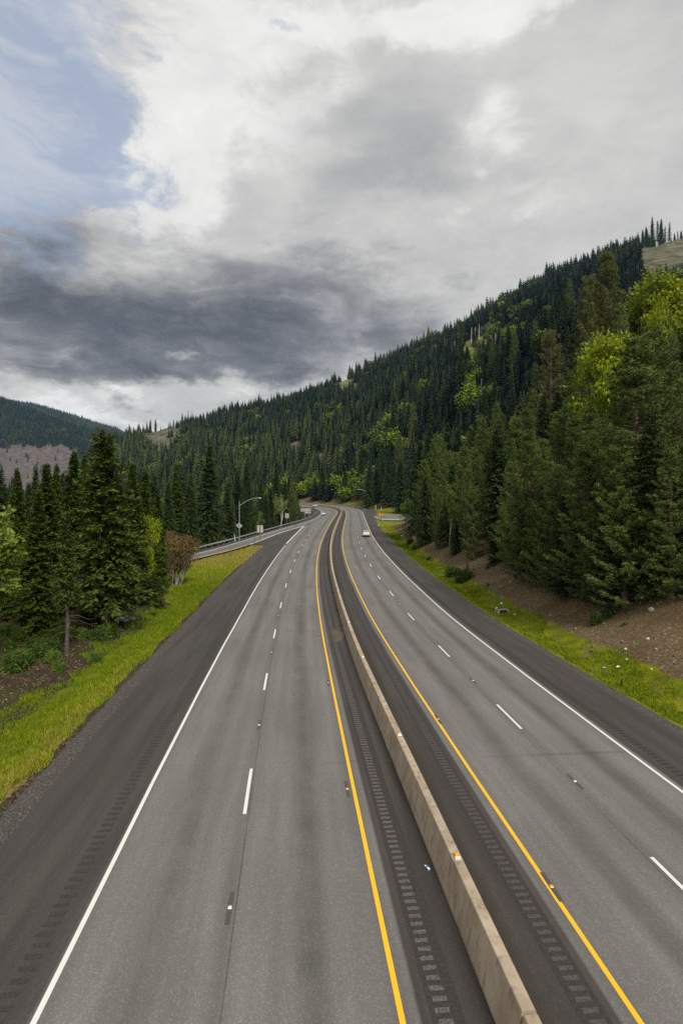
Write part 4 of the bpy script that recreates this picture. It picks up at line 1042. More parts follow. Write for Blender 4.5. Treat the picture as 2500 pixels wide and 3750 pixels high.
# ------------------------------------------------------------------ forest on the hills: every stem placed; the 300 showing largest become single trees
def hill_points(Y0, Y1, s, t0, t1, jit=.42):
    out = []
    y = Y0
    while y < Y1:
        n = int((t1 - t0) * y / s) + 1
        tt = t0 + (np.arange(n) + .5 + rng.uniform(-jit, jit, n)) * s / y
        yy = y + rng.uniform(-jit, jit, n) * s
        out.append(np.stack([tt * yy, yy], 1)); y += s
    return np.concatenate(out)
pts = [hill_points(60, 460, 7.2, -.75, .75), hill_points(460, 1330, 8.6, -.66, .72), hill_points(1330, 2800, 10.0, -.75, -.28), hill_points(2800, 4150, 15, -.75, -.33)]
pts = np.concatenate(pts)
z, off, st, dR, dL, dri, dg, w = ground_info(pts[:, 0], pts[:, 1])
X, Y = pts[:, 0], pts[:, 1]
px = 1250 + X / Y * F
ok = ~clearing(X, Y, z) | (rng.random(len(X)) < .035)
near_road = (dR > -1) & (off > 0) & (dR < np.where((Y > 180) & (Y < 275), 26, np.where(Y < 150, 40, np.where(Y < 180, 24, 5))))
inroad = (dR <= -1) & (dL <= -1)
left_ok = (off < 0) & (((dg > 4) & (Y < 250)) | ((Y >= 250) & (dL > 4.5)) | (np.abs(off) > 5000))
right_ok = (off > 0) & ~near_road
ok &= ~((off < 0) & (px > 1092) & (px < 1200) & (Y > 235) & (Y < 420))
ok &= ~inroad & (left_ok | right_ok)
ok &= ~((off > 0) & (Y < 150) & (dR < 42))
ok &= ~((off < 0) & (Y < 130) & (X > -70))
for hx, hy in heroxy: ok &= (X - hx) ** 2 + (Y - hy) ** 2 > 9
ok &= ~((px > 2335) & (Y < 890) & (Y > 95) & (1875 - (z + 24 - CH) / Y * F < 935))
# thinner stand here and there
dens = np.sin(X / 61 + 1.3 * np.sin(Y / 83)) * np.cos(Y / 71 + .9 * np.sin(X / 97)) 
ok &= ~((dens > .62) & (rng.random(len(X)) < .45) & (Y > 400))
X, Y, z, px, dL, dR, off = X[ok], Y[ok], z[ok], px[ok], dL[ok], dR[ok], off[ok]
n = len(X)
lowline = (px > 2240) & (Y < 300) & (CH + (1875 - 1050) / F * Y - z < 7)
X, Y, z, px, dL, dR, off = X[~lowline], Y[~lowline], z[~lowline], px[~lowline], dL[~lowline], dR[~lowline], off[~lowline]; n = len(X)
hgt = rng.normal(18.0, 4.6, n).clip(8, 33)
hgt *= np.where(Y > 1400, 1.05, 1) * (1 + .18 * np.sin(X / 130 + Y / 170))
hgt = np.where((px > 2240) & (Y < 300), np.minimum(hgt, CH + (1875 - 1050) / F * Y - z), hgt)
nearL = (off < 0) & (Y < 430); hgt = np.where(nearL, hgt * .68, hgt)
# broadleaved gaps: bright patches along the power line and low on the hill
dec = (np.sin(X / 47 + 2) * np.cos(Y / 55 + X / 80) > .80) & (Y > 250) & (Y < 1000) & (rng.random(n) < .35)
ypx0 = 1875 - (z - CH) / Y * F
dec |= (px > 1785) & (px < 2030) & (ypx0 > 1140) & (ypx0 < 1345) & (Y > 450) & (Y < 1100) & (rng.random(n) < .30)
dec |= (px > 1690) & (px < 1800) & (ypx0 > 1240) & (ypx0 < 1560) & (Y > 300) & (Y < 900) & (rng.random(n) < .35)
dec |= (rng.random(n) < .02) & (Y < 900)
dec |= (Y > 200) & (Y < 470) & (px < 1500) & (rng.random(n) < .30)
hgt = np.where(dec, hgt * .62, hgt)
# what each stem shows from the roadside: coarse depth sort on a small grid
W_, H_ = 300, 450; k_ = W_ / 2500
buf = np.zeros((H_, W_), bool)
show = np.zeros(n, int)
allx = np.concatenate([X, [s[0] for s in SIL]]); ally = np.concatenate([Y, [s[1] for s in SIL]])
allz = np.concatenate([z, [s[2] for s in SIL]]); allh = np.concatenate([hgt, [s[3] for s in SIL]]); allw = np.concatenate([hgt * .15, [s[4] for s in SIL]])
order = np.argsort(ally); vis = np.zeros(len(allx), int)
for i in order:
    cx = (1250 + allx[i] / ally[i] * F) * k_; yb = (1875 - (allz[i] - CH) / ally[i] * F) * k_; yt = (1875 - (allz[i] + allh[i] - CH) / ally[i] * F) * k_; hw = allw[i] / ally[i] * F * k_
    if cx + hw < 0 or cx - hw >= W_ or yb < 0 or yt >= H_: continue
    c = 0
    for yy_ in range(max(0, int(yt)), min(H_, int(yb) + 1)):
        f_ = (yy_ - yt) / max(yb - yt, .5); h_ = hw * min(1.0, f_ * 1.1)
        a_, b_ = max(0, int(cx - h_)), min(W_, int(cx + h_) + 1)
        if b_ > a_:
            seg = buf[yy_, a_:b_]; c += (b_ - a_) - int(seg.sum()); seg[:] = True
    vis[i] = c
vis = vis[:n]
N_SINGLE = max(0, 300 - sum(1 for o in scene.objects if o.get('category') == 'tree'))
cand = np.argsort(-vis * (Y < 900))[:N_SINGLE]
single = np.zeros(n, bool); single[cand] = True; single &= vis > 0
for i in np.flatnonzero(single):
    kd = 'fir' if rng.random() < .8 else 'pine'
    if dec[i]: kd = ['alder', 'maple', 'alder', 'silver'][int(rng.integers(0, 4))]
    left = off[i] < 0
    if Y[i] < 300 and left: lab, grp = 'among the trees beyond the guardrail, left of the far bend', 'trees beyond the guardrail'
    elif Y[i] < 470 and px[i] < 1120: lab, grp = 'among the trees on the low ground left of the far bend', 'trees on the low ground'
    elif Y[i] < 470 and px[i] < 1520: lab, grp = 'in the tall dark stand right behind the far bend', 'stand behind the far bend'
    elif Y[i] < 470: lab, grp = 'on the lower slope above the right bank', 'trees on the lower right slope'
    elif px[i] < 900: lab, grp = 'on the distant slope left of the motorway', 'trees on the distant left slope'
    else: lab, grp = 'on the middle slope of the big hill', 'trees on the middle slope'
    what = {'fir': 'dark green fir', 'pine': 'olive-green pine', 'alder': 'green alder', 'maple': 'yellow-green maple', 'silver': 'grey-green broadleaf tree'}[kd]
    plant(kd, int(rng.integers(0, 4 if kd in ('fir', 'pine') else 3)), X[i], Y[i], hgt[i], what + ' ' + lab, what + 's, ' + grp, rng.uniform(.85, 1.2), z[i])

# the rest of the wood: one object
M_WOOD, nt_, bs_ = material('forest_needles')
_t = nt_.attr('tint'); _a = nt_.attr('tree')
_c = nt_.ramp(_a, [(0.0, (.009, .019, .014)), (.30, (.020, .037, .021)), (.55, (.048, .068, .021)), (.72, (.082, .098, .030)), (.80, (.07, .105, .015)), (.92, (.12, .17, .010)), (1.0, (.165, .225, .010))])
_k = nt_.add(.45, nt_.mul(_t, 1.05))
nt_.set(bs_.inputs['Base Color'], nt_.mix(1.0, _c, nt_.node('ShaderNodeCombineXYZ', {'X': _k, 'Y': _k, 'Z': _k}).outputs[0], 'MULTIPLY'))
bs_.inputs['Roughness'].default_value = .8; bs_.inputs['Specular IOR Level'].default_value = .1
def skirt_tree(seed, layers, spikes):
    """short drooping boughs in many whorls around a dark inner cone"""
    r = np.random.default_rng(seed); T = []; tt = []; pw = r.uniform(.72, 1.0); R_ = r.uniform(.165, .215)
    env = lambda t: (1 - t) ** pw * R_ * min(1, .5 + 4 * t) + .006
    ph0 = r.uniform(0, 6)
    for l in range(layers):
        t = (l + r.uniform(-.3, .3)) / layers; t = min(max(t, 0), .985); zc = .06 + .93 * t; rad = env(t)
        ph = ph0 + l * 2.4; n = spikes if t < .7 else max(4, int(spikes * .6)); step = .93 / layers
        for k in range(n):
            a = ph + 6.283 * k / n + r.normal() * .22; wd = 3.1416 / n * r.uniform(.7, 1.1); rr = rad * r.uniform(.72, 1.28)
            dz = -rad * r.uniform(.10, .42); up = step * r.uniform(.5, 1.1)
            p0 = (cos(a - wd) * rad * .42, sin(a - wd) * rad * .42, zc + up * .6); p1 = (cos(a + wd) * rad * .42, sin(a + wd) * rad * .42, zc + up * .2)
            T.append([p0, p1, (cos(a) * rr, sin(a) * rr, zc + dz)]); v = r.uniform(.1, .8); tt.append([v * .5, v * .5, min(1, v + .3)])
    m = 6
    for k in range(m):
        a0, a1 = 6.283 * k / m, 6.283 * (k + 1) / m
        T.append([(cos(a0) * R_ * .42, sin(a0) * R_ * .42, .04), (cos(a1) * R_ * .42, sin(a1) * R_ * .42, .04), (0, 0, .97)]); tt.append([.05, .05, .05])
    for k in range(3):
        a = 2.1 * k; T.append([(cos(a) * .010, sin(a) * .010, .93), (cos(a + 2) * .010, sin(a + 2) * .010, .93), (0, 0, 1.0)]); tt.append([.5, .5, .7])
    return np.array(T), np.array(tt)
def puff_tree(seed, m, sz=.085):
    r = np.random.default_rng(seed)
    c = np.array([0, 0, .58]) + rvec(r, m) * (r.random((m, 1)) ** .4) * np.array([.30, .30, .40])
    c += .05 * r.normal(size=(m, 3)); d = rvec(r, m); s = unit(np.cross(d, rvec(r, m))); L = sz * r.uniform(.6, 1.3, (m, 1))
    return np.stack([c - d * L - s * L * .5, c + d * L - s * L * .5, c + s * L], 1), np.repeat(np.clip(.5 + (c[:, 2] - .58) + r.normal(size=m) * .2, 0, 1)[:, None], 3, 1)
rest = np.flatnonzero(~single & ((vis > 0) | (Y > 1500) | (rng.random(n) < .6)))
near_l = [skirt_tree(900 + s, 26, 9) for s in range(10)]; mid_l = [skirt_tree(930 + s, 17, 8) for s in range(10)]; far_l = [skirt_tree(960 + s, 8, 6) for s in range(6)]
puff = [puff_tree(980 + s, 260, .055) for s in range(5)]; puff_n = [puff_tree(990 + s, 900, .032) for s in range(4)]
VV = []; TT_ = []; AA = []
patch = np.sin(X / 150 + np.sin(Y / 120)) * np.cos(Y / 190 + X / 240)
for i in rest:
    round_ = (not dec[i]) and 650 < Y[i] < 1300 and rng.random() < .05
    lib = (puff_n if Y[i] < 560 else puff) if dec[i] or round_ else near_l if Y[i] < 620 else mid_l if Y[i] < 1300 else far_l
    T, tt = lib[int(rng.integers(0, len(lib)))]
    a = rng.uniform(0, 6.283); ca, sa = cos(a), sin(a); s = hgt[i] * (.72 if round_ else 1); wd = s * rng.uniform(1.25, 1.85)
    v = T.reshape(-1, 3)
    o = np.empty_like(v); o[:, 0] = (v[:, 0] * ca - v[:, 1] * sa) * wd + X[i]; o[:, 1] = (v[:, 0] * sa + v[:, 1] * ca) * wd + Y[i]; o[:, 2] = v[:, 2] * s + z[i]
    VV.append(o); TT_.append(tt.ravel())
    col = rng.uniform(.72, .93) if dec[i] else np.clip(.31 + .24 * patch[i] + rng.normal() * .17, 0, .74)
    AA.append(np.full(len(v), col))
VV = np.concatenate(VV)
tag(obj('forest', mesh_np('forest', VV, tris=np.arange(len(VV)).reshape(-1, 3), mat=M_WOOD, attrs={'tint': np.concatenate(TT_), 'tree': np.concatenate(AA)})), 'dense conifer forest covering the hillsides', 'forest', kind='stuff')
print('forest stems', len(rest), 'singles', int(single.sum()), 'verts', len(VV))

# thin survivors on the felled ridges, seen against the sky
for k, (xp, yt, yb, lab) in enumerate([(2387, 792, 899, 'ragged tall fir on the bare ridge, leftmost of the thin survivors'), (2419, 799, 898, 'thin fir with a see-through crown on the bare ridge'), (2407, 808, 898, 'shorter thin fir between two ragged firs on the bare ridge'), (2432, 830, 896, 'leafless-looking slim fir right of the see-through firs on the ridge'), (2448, 813, 884, 'lone slim fir with a bare stem, standing apart on the ridge'), (2480, 846, 912, 'fir at the right edge of the bare ridge'), (2490, 845, 890, 'second fir at the right edge of the bare ridge')]):
    Yd = 905.0; Xd = at(xp, Yd); zb = H(Xd, Yd); plant('fir' if k < 2 else 'snag', k % 3, Xd, Yd, max(9, zat(yt, Yd) - zb), lab, None, .62 if k < 2 else 1.15, zb)
for k, (xp, yt, lab) in enumerate([(551, 1534, 'thin fir on the left knoll, left one of the close pair'), (570, 1533, 'thin fir on the left knoll, right one of the close pair'), (589, 1563, 'short fir beside the close pair on the left knoll'), (617, 1545, 'thin fir at the top edge of the left knoll'), (636, 1536, 'slim dark fir on the skyline right of the left knoll'), (668, 1512, 'tall slim fir on the skyline right of the left knoll'), (690, 1503, 'bare-stemmed fir where the skyline starts rising'), (705, 1506, 'slanting bare-stemmed fir on the rising skyline')]):
    Yd = 1150.0; Xd = at(xp, Yd); zb = H(Xd, Yd); plant('snag' if k > 5 else 'fir', k % 3, Xd, Yd, max(9, zat(yt, Yd) - zb), lab, None, .95 if k > 5 else .75, zb)
for k, (xp, h) in enumerate([(2352, 30), (2366, 34), (2376, 24), (2396, 15), (2413, 13), (2428, 17), (2456, 12), (2468, 20), (2493, 24), (2503, 18)]):
    Yd = 880.0 + 4 * (k % 3); Xd = at(xp, Yd); plant('fir', k % 4, Xd, Yd, h, 'dark fir among the thin survivors along the bare ridge', 'firs along the bare ridge', .95)
# ------------------------------------------------------------------ concrete median barrier
def concrete(name, a, b, streak=.5):
    m, nt, bs = material(name); P = nt.pos()
    n = nt.noise(P, 1.2, 6, .6); f = nt.noise(P, 45.0, 3, .6)
    v = nt.noise(nt.scalev(P, (5.5, 5.5, .7)), 1.0, 5, .6); g = nt.noise(nt.scalev(P, (.5, .5, 6.0)), 1.0, 4, .6)
    c = nt.mix(nt.rng(n, .3, .7), a, b)
    c = nt.mix(nt.mul(nt.rng(v, .50, .72), streak), c, tuple(x * .55 for x in a))
    c = nt.mix(nt.mul(nt.rng(g, .55, .7), streak * .6), c, tuple(x * .66 for x in a))
    c = nt.mix(nt.mul(nt.rng(f, .62, .72), .5), c, tuple(x * .5 for x in a))
    nt.set(bs.inputs['Base Color'], c); bs.inputs['Roughness'].default_value = .9; bs.inputs['Specular IOR Level'].default_value = .25
    b_ = nt.node('ShaderNodeBump', {'Height': nt.add(f, v), 'Strength': .25, 'Distance': .01}); nt.set(bs.inputs['Normal'], b_.outputs[0])
    return m
CONC = concrete('warm_weathered_concrete', (.24, .19, .135), (.345, .28, .205), .8)
CONC2 = concrete('grey_concrete', (.21, .195, .175), (.31, .29, .26), .3)
BT = [(-40, 7.3), (0, 4.0), (9.47, 3.22), (14, 2.84), (15.95, 2.68), (18.8, 2.42), (20.9, 2.25), (23.9, 2.0), (27.7, 1.65), (33.2, 1.18), (39.8, .74), (48.2, .25), (57.1, -.28), (69.7, -.98)]
_by = np.array([p[0] for p in BT]); _bx = np.array([p[1] for p in BT])
_bo = np.interp(YS, _by, _bx) - np.interp(YS, _cy, _cx)
O_BAR = np.where(YS < 69.7, _bo, (-.98 - np.interp(69.7, _cy, _cx)) * np.clip(1 - (YS - 69.7) / 80, 0, 1)); O_BAR[ISTA > N_ARC0] = 0
O_BAR = np.convolve(np.pad(O_BAR, 3, mode='edge'), np.ones(7) / 7, 'valid')
def at_s(s, o):
    c = np.array([np.interp(s, CS, CP[:, 0]), np.interp(s, CS, CP[:, 1])]); nn = np.array([np.interp(s, CS, CN[:, 0]), np.interp(s, CS, CN[:, 1])])
    oo = np.interp(s, CS, o) if hasattr(o, '__len__') else o
    p = c + nn * oo; z = (zr(p[1]) if c[1] < 249.5 else np.interp(s, CS, CZ)) + np.interp(s, CS, BANK) * oo
    return p, nn, float(z)
PROF = [(-.31, -.05), (-.30, .10), (-.125, .885), (-.11, .90), (.11, .90), (.125, .885), (.30, .10), (.31, -.05)]
def barrier(s0, s1, step, name='concrete_barrier'):
    ss = np.linspace(s0, s1, max(2, int((s1 - s0) / step) + 1)); rings = []
    for s in ss:
        p, nn, z = at_s(s, O_BAR); rings.append([(p[0] + nn[0] * a, p[1] + nn[1] * a, z + b_) for a, b_ in PROF])
    mb = MB(); mb.loft(rings)
    return mb.build(name, CONC)
sY = lambda y: float(np.interp(y, CP[:N_ARC0 + 1, 1], CS[:N_ARC0 + 1]))
REFL_Y = []
b1 = tag(barrier(sY(-30), sY(9.42), 1.5), 'near end of the pale concrete barrier, below a dark gap at the bottom edge', 'barrier', 'concrete barrier sections')
b2 = tag(barrier(sY(9.50), sY(16.02), .8), 'short concrete barrier section between two dark joints, one reflector on top', 'barrier', 'concrete barrier sections')
b3 = tag(barrier(sY(16.07), CS[-1] - 1, 2.0), 'long curving concrete barrier section running to the far bend', 'barrier', 'concrete barrier sections')
M_AMBER = simple('amber_reflector', (.48, .26, .008), .35); M_WHITEP = simple('white_plastic', (.60, .60, .585), .4)
M_STAIN = simple('pale_scrape', (.62, .58, .52), .9)
for k, (xp, yp) in enumerate([(1677, 3137), (1457, 2689), (1326, 2405), (1277.5, 2278), (1241.9, 2181.5), (1224.2, 2116.5), (1213, 2069), (1207.7, 2033), (1205.6, 2002), (1207.4, 1980)]):
    x_, y_, z_ = road_hit(xp, yp, .92); s_ = sY(y_); p, nn, z_ = at_s(s_, O_BAR)
    par = b2 if k == 0 else b3
    rz = atan2(-np.interp(s_, CS, CT[:, 0]), np.interp(s_, CS, CT[:, 1]))
    mb = MB(); mb.box((p[0], p[1], z_ + .925), (.13, .16, .05), rz, .9); mb.box((p[0], p[1], z_ + .965), (.10, .10, .035), rz, .85)
    r_ = mb.build('reflector', M_AMBER, par, bevel=.006)
    if k < 4:
        d = np.array([np.interp(s_, CS, CT[:, 0]), np.interp(s_, CS, CT[:, 1])])
        mb = MB(); mb.box((p[0] - d[0] * .105, p[1] - d[1] * .105, z_ + .93), (.14, .035, .06), rz); mb.build('reflector_face', M_WHITEP, r_)
# scrapes on the left face
for yq, h0, ln in ((18.4, .45, .9), (17.9, .62, .5), (27.2, .5, .8), (33.0, .55, .7), (22.4, .35, .4)):
    s_ = sY(yq); ring = []
    for u, hh, t_ in ((0, h0, .004), (.3, h0 + .12, .014), (.7, h0 + .2, .012), (1, h0 + .26, .003)):
        p, nn, z_ = at_s(s_ + u * ln * .25, O_BAR)
        for dh in (-t_, t_):
            hv = hh + dh; a = -(.30 - (hv - .10) / .785 * .175) - .003
            ring.append((p[0] + nn[0] * a, p[1] + nn[1] * a, z_ + hv))
    mb = MB(); mb.add(ring, [(0, 1, 3, 2), (2, 3, 5, 4), (4, 5, 7, 6)]); mb.build('scrape', M_STAIN, b3)

# ------------------------------------------------------------------ recessed road studs
M_STUDW = simple('white_stud', (.45, .45, .44), .4); M_STUDY = simple('amber_stud', (.50, .24, .01), .4)
M_SLOT = simple('stud_slot', (.052, .048, .044), .95, var=.4, scale=30)
def stud_proto(mat):
    mb = MB(); n = 5
    mb.add([(-.055, -.55, .004), (.055, -.55, .004), (.062, 0, .004), (.055, .55, .004), (-.055, .55, .004), (-.062, 0, .004)], [(0, 1, 2, 3, 4, 5)])
    sl = mb.build('slot', M_SLOT); COL.objects.unlink(sl)
    mb = MB(); mb.prism([(-.055, .005), (.055, .005), (.035, .028), (-.035, .028)], 'x', -.045, .045)
    ln = mb.build('lens', mat, bevel=.003); COL.objects.unlink(ln)
    return sl, ln
SW, SY_ = stud_proto(M_STUDW), stud_proto(M_STUDY)
def studs(pxs, pr, o, label, group):
    for xp, yp in pxs:
        x_, y_, z_ = road_hit(xp, yp); s_ = sY(y_); t_ = (np.interp(s_, CS, CT[:, 0]), np.interp(s_, CS, CT[:, 1]))
        e = empty('road_stud', (x_, y_, zr(y_) + .003), atan2(-t_[0], t_[1])); tag(e, label, 'road stud', group)
        for q_ in pr:
            c_ = q_.copy(); COL.objects.link(c_); c_.parent = e
studs([(842, 3329), (948.5, 2656.6), (994, 2389), (1020.3, 2255), (1038.7, 2173.5), (1054.7, 2115.3), (1072.2, 2069), (1086, 2035.5), (1099.7, 2008.7)], SW, 0, 'white stud in a dark slot on the left carriageway lane line', 'white studs, left carriageway')
studs([(1730.6, 2492.9), (2103, 2861.7), (1464.3, 2211), (1407, 2141.8), (1370, 2090.8), (1343.9, 2051.5), (1328.6, 2021.4)], SW, 0, 'white stud in a dark slot on the right carriageway lane line', 'white studs, right carriageway')
studs([(1271, 2890), (1201, 2501), (1171.5, 2323), (1158.5, 2216.7), (1153.5, 2144.8), (1154, 2095), (1157.4, 2055), (1162, 2024.7), (1167.9, 1999)], SY_, 0, 'amber stud in a dark slot beside the left yellow line', 'amber studs, left carriageway')
studs([(2017, 3248), (1603, 2634.7), (1443, 2389), (1365.4, 2258), (1319.6, 2173.9), (1290.9, 2114), (1272.7, 2068.6), (1262, 2035)], SY_, 0, 'amber stud in a dark slot beside the right yellow line', 'amber studs, right carriageway')

# ------------------------------------------------------------------ guardrail along the ramp
M_GALV = simple('galvanised_steel', (.38, .39, .40), .45, .55, .18, 3); M_POSTW = simple('grey_wood_post', (.085, .070, .055), .9, var=.3)
M_STEELD = simple('dull_steel', (.20, .205, .21), .55, .5, .2); M_RUSTP = simple('rusty_brown_post', (.085, .048, .032), .8, var=.3)
M_ALU = simple('bare_aluminium_sign_back', (.29, .30, .31), .5, .35, .14, 5); M_ALUW = simple('weathered_sign_back', (.31, .295, .27), .6, .15, .16, 4)
gy = np.concatenate([np.arange(30, 251, 2.0)]); gpts = [(np.interp(y, GR_Y, GR_X), y, zr(y)) for y in gy]
for s in range(N_ARC0 + 1, N_ARC0 + 42, 2):
    p = CP[s] + CN[s] * (np.interp(250, GR_Y, GR_X) - _cx[-1]); gpts.append((p[0], p[1], CZ[s] - BANK[s] * 11.7))
G = np.array(gpts); gd = np.gradient(G[:, :2], axis=0); gd /= np.linalg.norm(gd, axis=1)[:, None]; gn = np.stack([gd[:, 1], -gd[:, 0]], 1)
WB = [(0, .47), (.05, .52), (.05, .555), (0, .605), (0, .635), (.05, .685), (.05, .72), (0, .77), (-.012, .77), (.036, .72), (.036, .685), (-.012, .635), (-.012, .605), (.036, .555), (.036, .52), (-.012, .47)]
mb = MB(); mb.loft([[(g[0] + nv[0] * (a + .1), g[1] + nv[1] * (a + .1), g[2] + h) for a, h in WB] for g, nv in zip(G, gn)])
ge = tag(empty('guardrail', (G[0, 0], G[0, 1], G[0, 2])), 'long corrugated steel guardrail on posts along the left side of the ramp', 'guardrail')
def keep_parent(o, e):
    o.parent = e; o.matrix_parent_inverse = e.matrix_basis.inverted(); return o
from mathutils import Matrix
def fix_inv(e, rz=0.0): return Matrix.LocRotScale(e.location, e.rotation_euler, e.scale).inverted()
rail = mb.build('rail', M_GALV); rail.parent = ge; rail.matrix_parent_inverse = fix_inv(ge)
dist = np.concatenate([[0], np.cumsum(np.linalg.norm(np.diff(G[:, :2], axis=0), axis=1))])
mbp = MB(); mbp.box((0, 0, .30), (.15, .20, .86)); mbp.box((.09, 0, .62), (.06, .15, .30)); gp0 = mbp.build('post', M_POSTW); COL.objects.unlink(gp0)
gk = 0
for u in np.arange(dist[-1] - 1, 20, -3.0):
    if gk >= 98: break
    x_, y_, z_ = [np.interp(u, dist, G[:, c]) for c in range(3)]; n0 = np.interp(u, dist, gn[:, 0]); n1 = np.interp(u, dist, gn[:, 1])
    c_ = gp0.copy(); COL.objects.link(c_); c_.location = (x_ - ge.location[0] - n0 * .02, y_ - ge.location[1] - n1 * .02, z_ - ge.location[2]); c_.rotation_euler = (0, 0, atan2(n1, n0)); c_.parent = ge; gk += 1

# ------------------------------------------------------------------ white railing where the on-ramp crosses
re_ = tag(empty('railing', (14.7, 203.2, zr(203.2))), 'low pale railing with dark openings beside the on-ramp', 'railing')
M_RAILW = simple('pale_blue_rail_paint', (.38, .42, .46), .5, .2, .15)
mb = MB(); mb.box((3.2, -.45, .62), (6.6, .08, .10)); mb.box((3.2, -.45, .18), (6.6, .10, .24)); mb.build('rail', M_RAILW, re_)
mb = MB(); mb.box((3.2, -.38, .40), (6.6, .05, .36)); mb.build('dark_gap_sheet', simple('gap_shade', (.02, .022, .024), .8), re_)  # added dark sheet behind the rails, painting the shade of the openings
for k in range(16):
    mb = MB(); mb.box((.05 + k * .42, -.47, .32), (.11, .09, .72)); mb.build('post', M_RAILW, re_)

# ------------------------------------------------------------------ street lamps
def street_lamp(x, y, z, h, side, rise, reach, label, lamp_h):
    e = tag(empty('street_lamp', (x, y, z - .1)), label, 'street lamp')
    mb = MB(); mb.tube([(0, 0, 0), (0, 0, h * .5), (0, 0, h)], [.095, .08, .055], 10); mb.build('pole', M_GALV, e, smooth=True)
    mb = MB(); mb.tube([(0, 0, 0), (0, 0, .25)], [.22, .2], 10); mb.build('base', CONC2, e)
    a0 = lamp_h; pts = [(side * reach * u, 0, a0 + rise * (1 - (1 - u) ** 2)) for u in np.linspace(0, 1, 9)]
    mb = MB(); mb.tube(pts, [.06 - .004 * i for i in range(9)], 8); mb.build('arm', M_GALV, e, smooth=True)
    x1, z1 = pts[-1][0], pts[-1][2]
    mb = MB(); mb.loft([[(x1 + side * a, b_ * w_, z1 + c_ * .12) for b_, c_ in ((-.16, 0), (-.12, .6), (0, .9), (.12, .6), (.16, 0), (.12, -.35), (-.12, -.35))] for a, w_ in ((-.1, .4), (.1, 1), (.5, 1.05), (.75, .6))]); hd = mb.build('lamp_head', M_GALV, e, smooth=True)
    mb = MB(); mb.box((x1 + side * .38, 0, z1 - .055), (.42, .2, .03)); mb.build('lens', M_WHITEP, hd)
    return e
# left lamp: its foot stands just behind the guardrail
Yl = 126.0; Xl = at(876.5, Yl) ; zl = zr(Yl) - .45
hl = zat(1834, Yl) - zl; lamp1 = street_lamp(Xl, Yl, zl, hl, 1, zat(1822, Yl) - zat(1851, Yl), 4.2, 'tall grey street lamp behind the ramp guardrail, its arm reaching right', zat(1851.5, Yl) - zl)
Yr = 305.0; Xr = at(1343.5, Yr); zrr = zat(1853.5, Yr)
street_lamp(Xr, Yr, zrr, zat(1800, Yr) - zrr, -1, 1.5, 4.4, 'far grey street lamp right of the bend, its arm reaching left', zat(1800, Yr) - zrr - .3)

# ------------------------------------------------------------------ signs (most turn their bare backs to us)
def panel(mb, w, h, t=.012, diamond=False, y=0, z=0):
    if diamond:
        a = w / sqrt(2); r = .08; P = []
        for k in range(4):
            an = pi / 2 * k; c, s = cos(an), sin(an)
            P += [((a - r) * c - r * s * -1 * -.7, (a - r) * s + r * c * -.7), (a * .985 * c, a * .985 * s), ((a - r) * c - r * s * .7, (a - r) * s + r * c * .7)]
    else:
        r = .06; P = []
        for cx, cz, a0 in ((w / 2 - r, h / 2 - r, 0), (-w / 2 + r, h / 2 - r, 90), (-w / 2 + r, -h / 2 + r, 180), (w / 2 - r, -h / 2 + r, 270)):
            for d_ in (0, 45, 90): P.append((cx + r * cos(radians(a0 + d_)), cz + r * sin(radians(a0 + d_))))
    mb.prism([(p[0], p[1] + z) for p in P], 'y', y - t / 2, y + t / 2)
def sign_on_post(xp, ytop, ybot, yfoot, Y, wpx, label, mat, postmat, diamond=False, rz=0.0, foot=None, pr=.045, post_front=True):
    X = at(xp, Y); zf = zat(yfoot, Y) if foot is None else foot; zt, zb_ = zat(ytop, Y), zat(ybot, Y); w_ = wpx / F * Y
    e = tag(empty('road_sign', (X, Y, zf - .15), rz), label, 'road sign')
    mb = MB(); mb.box((0, -.03 if post_front else .05, (zt - zf + .15) / 2), (pr * 2, pr * 1.6, zt - zf + .15 - (.02 if not diamond else .1))); mb.build('post', postmat, e)
    mb = MB(); panel(mb, w_ if not diamond else w_ / sqrt(2), zt - zb_, z=(zt + zb_) / 2 - zf + .15, diamond=diamond, y=.02 if post_front else 0); pn = mb.build('panel', mat, e)
    return e, pn, (zt + zb_) / 2 - zf + .15, w_, zt - zb_
# diamond seen from behind, on the lamp's foot
e_, pn, zc, w_, h_ = sign_on_post(876, 1913.5, 1936.5, 1955, 124.6, 25, 'diamond road sign seen from behind, at the foot of the tall street lamp', M_ALU, M_STEELD, True, foot=zr(124.6) - .2)
mb = MB(); mb.box((0, 0, zc), (w_ * .55, .03, .04)); mb.build('brace', M_STEELD, e_)
# square exit sign back at the gore
Yg = 112.5
e_, pn, zc, w_, h_ = sign_on_post(952.3, 1923.5, 1950, 1990.5, 118.5, 21.5, 'pale square sign back on a tall rusty post at the gore', M_ALUW, M_RUSTP, pr=.06, foot=zr(118.5) - .1)
e_, pn, zc, w_, h_ = sign_on_post(1050.5, 1880, 1897.5, 1914, 183, 13.5, 'grey square sign back standing behind the guardrail', M_ALU, M_STEELD)
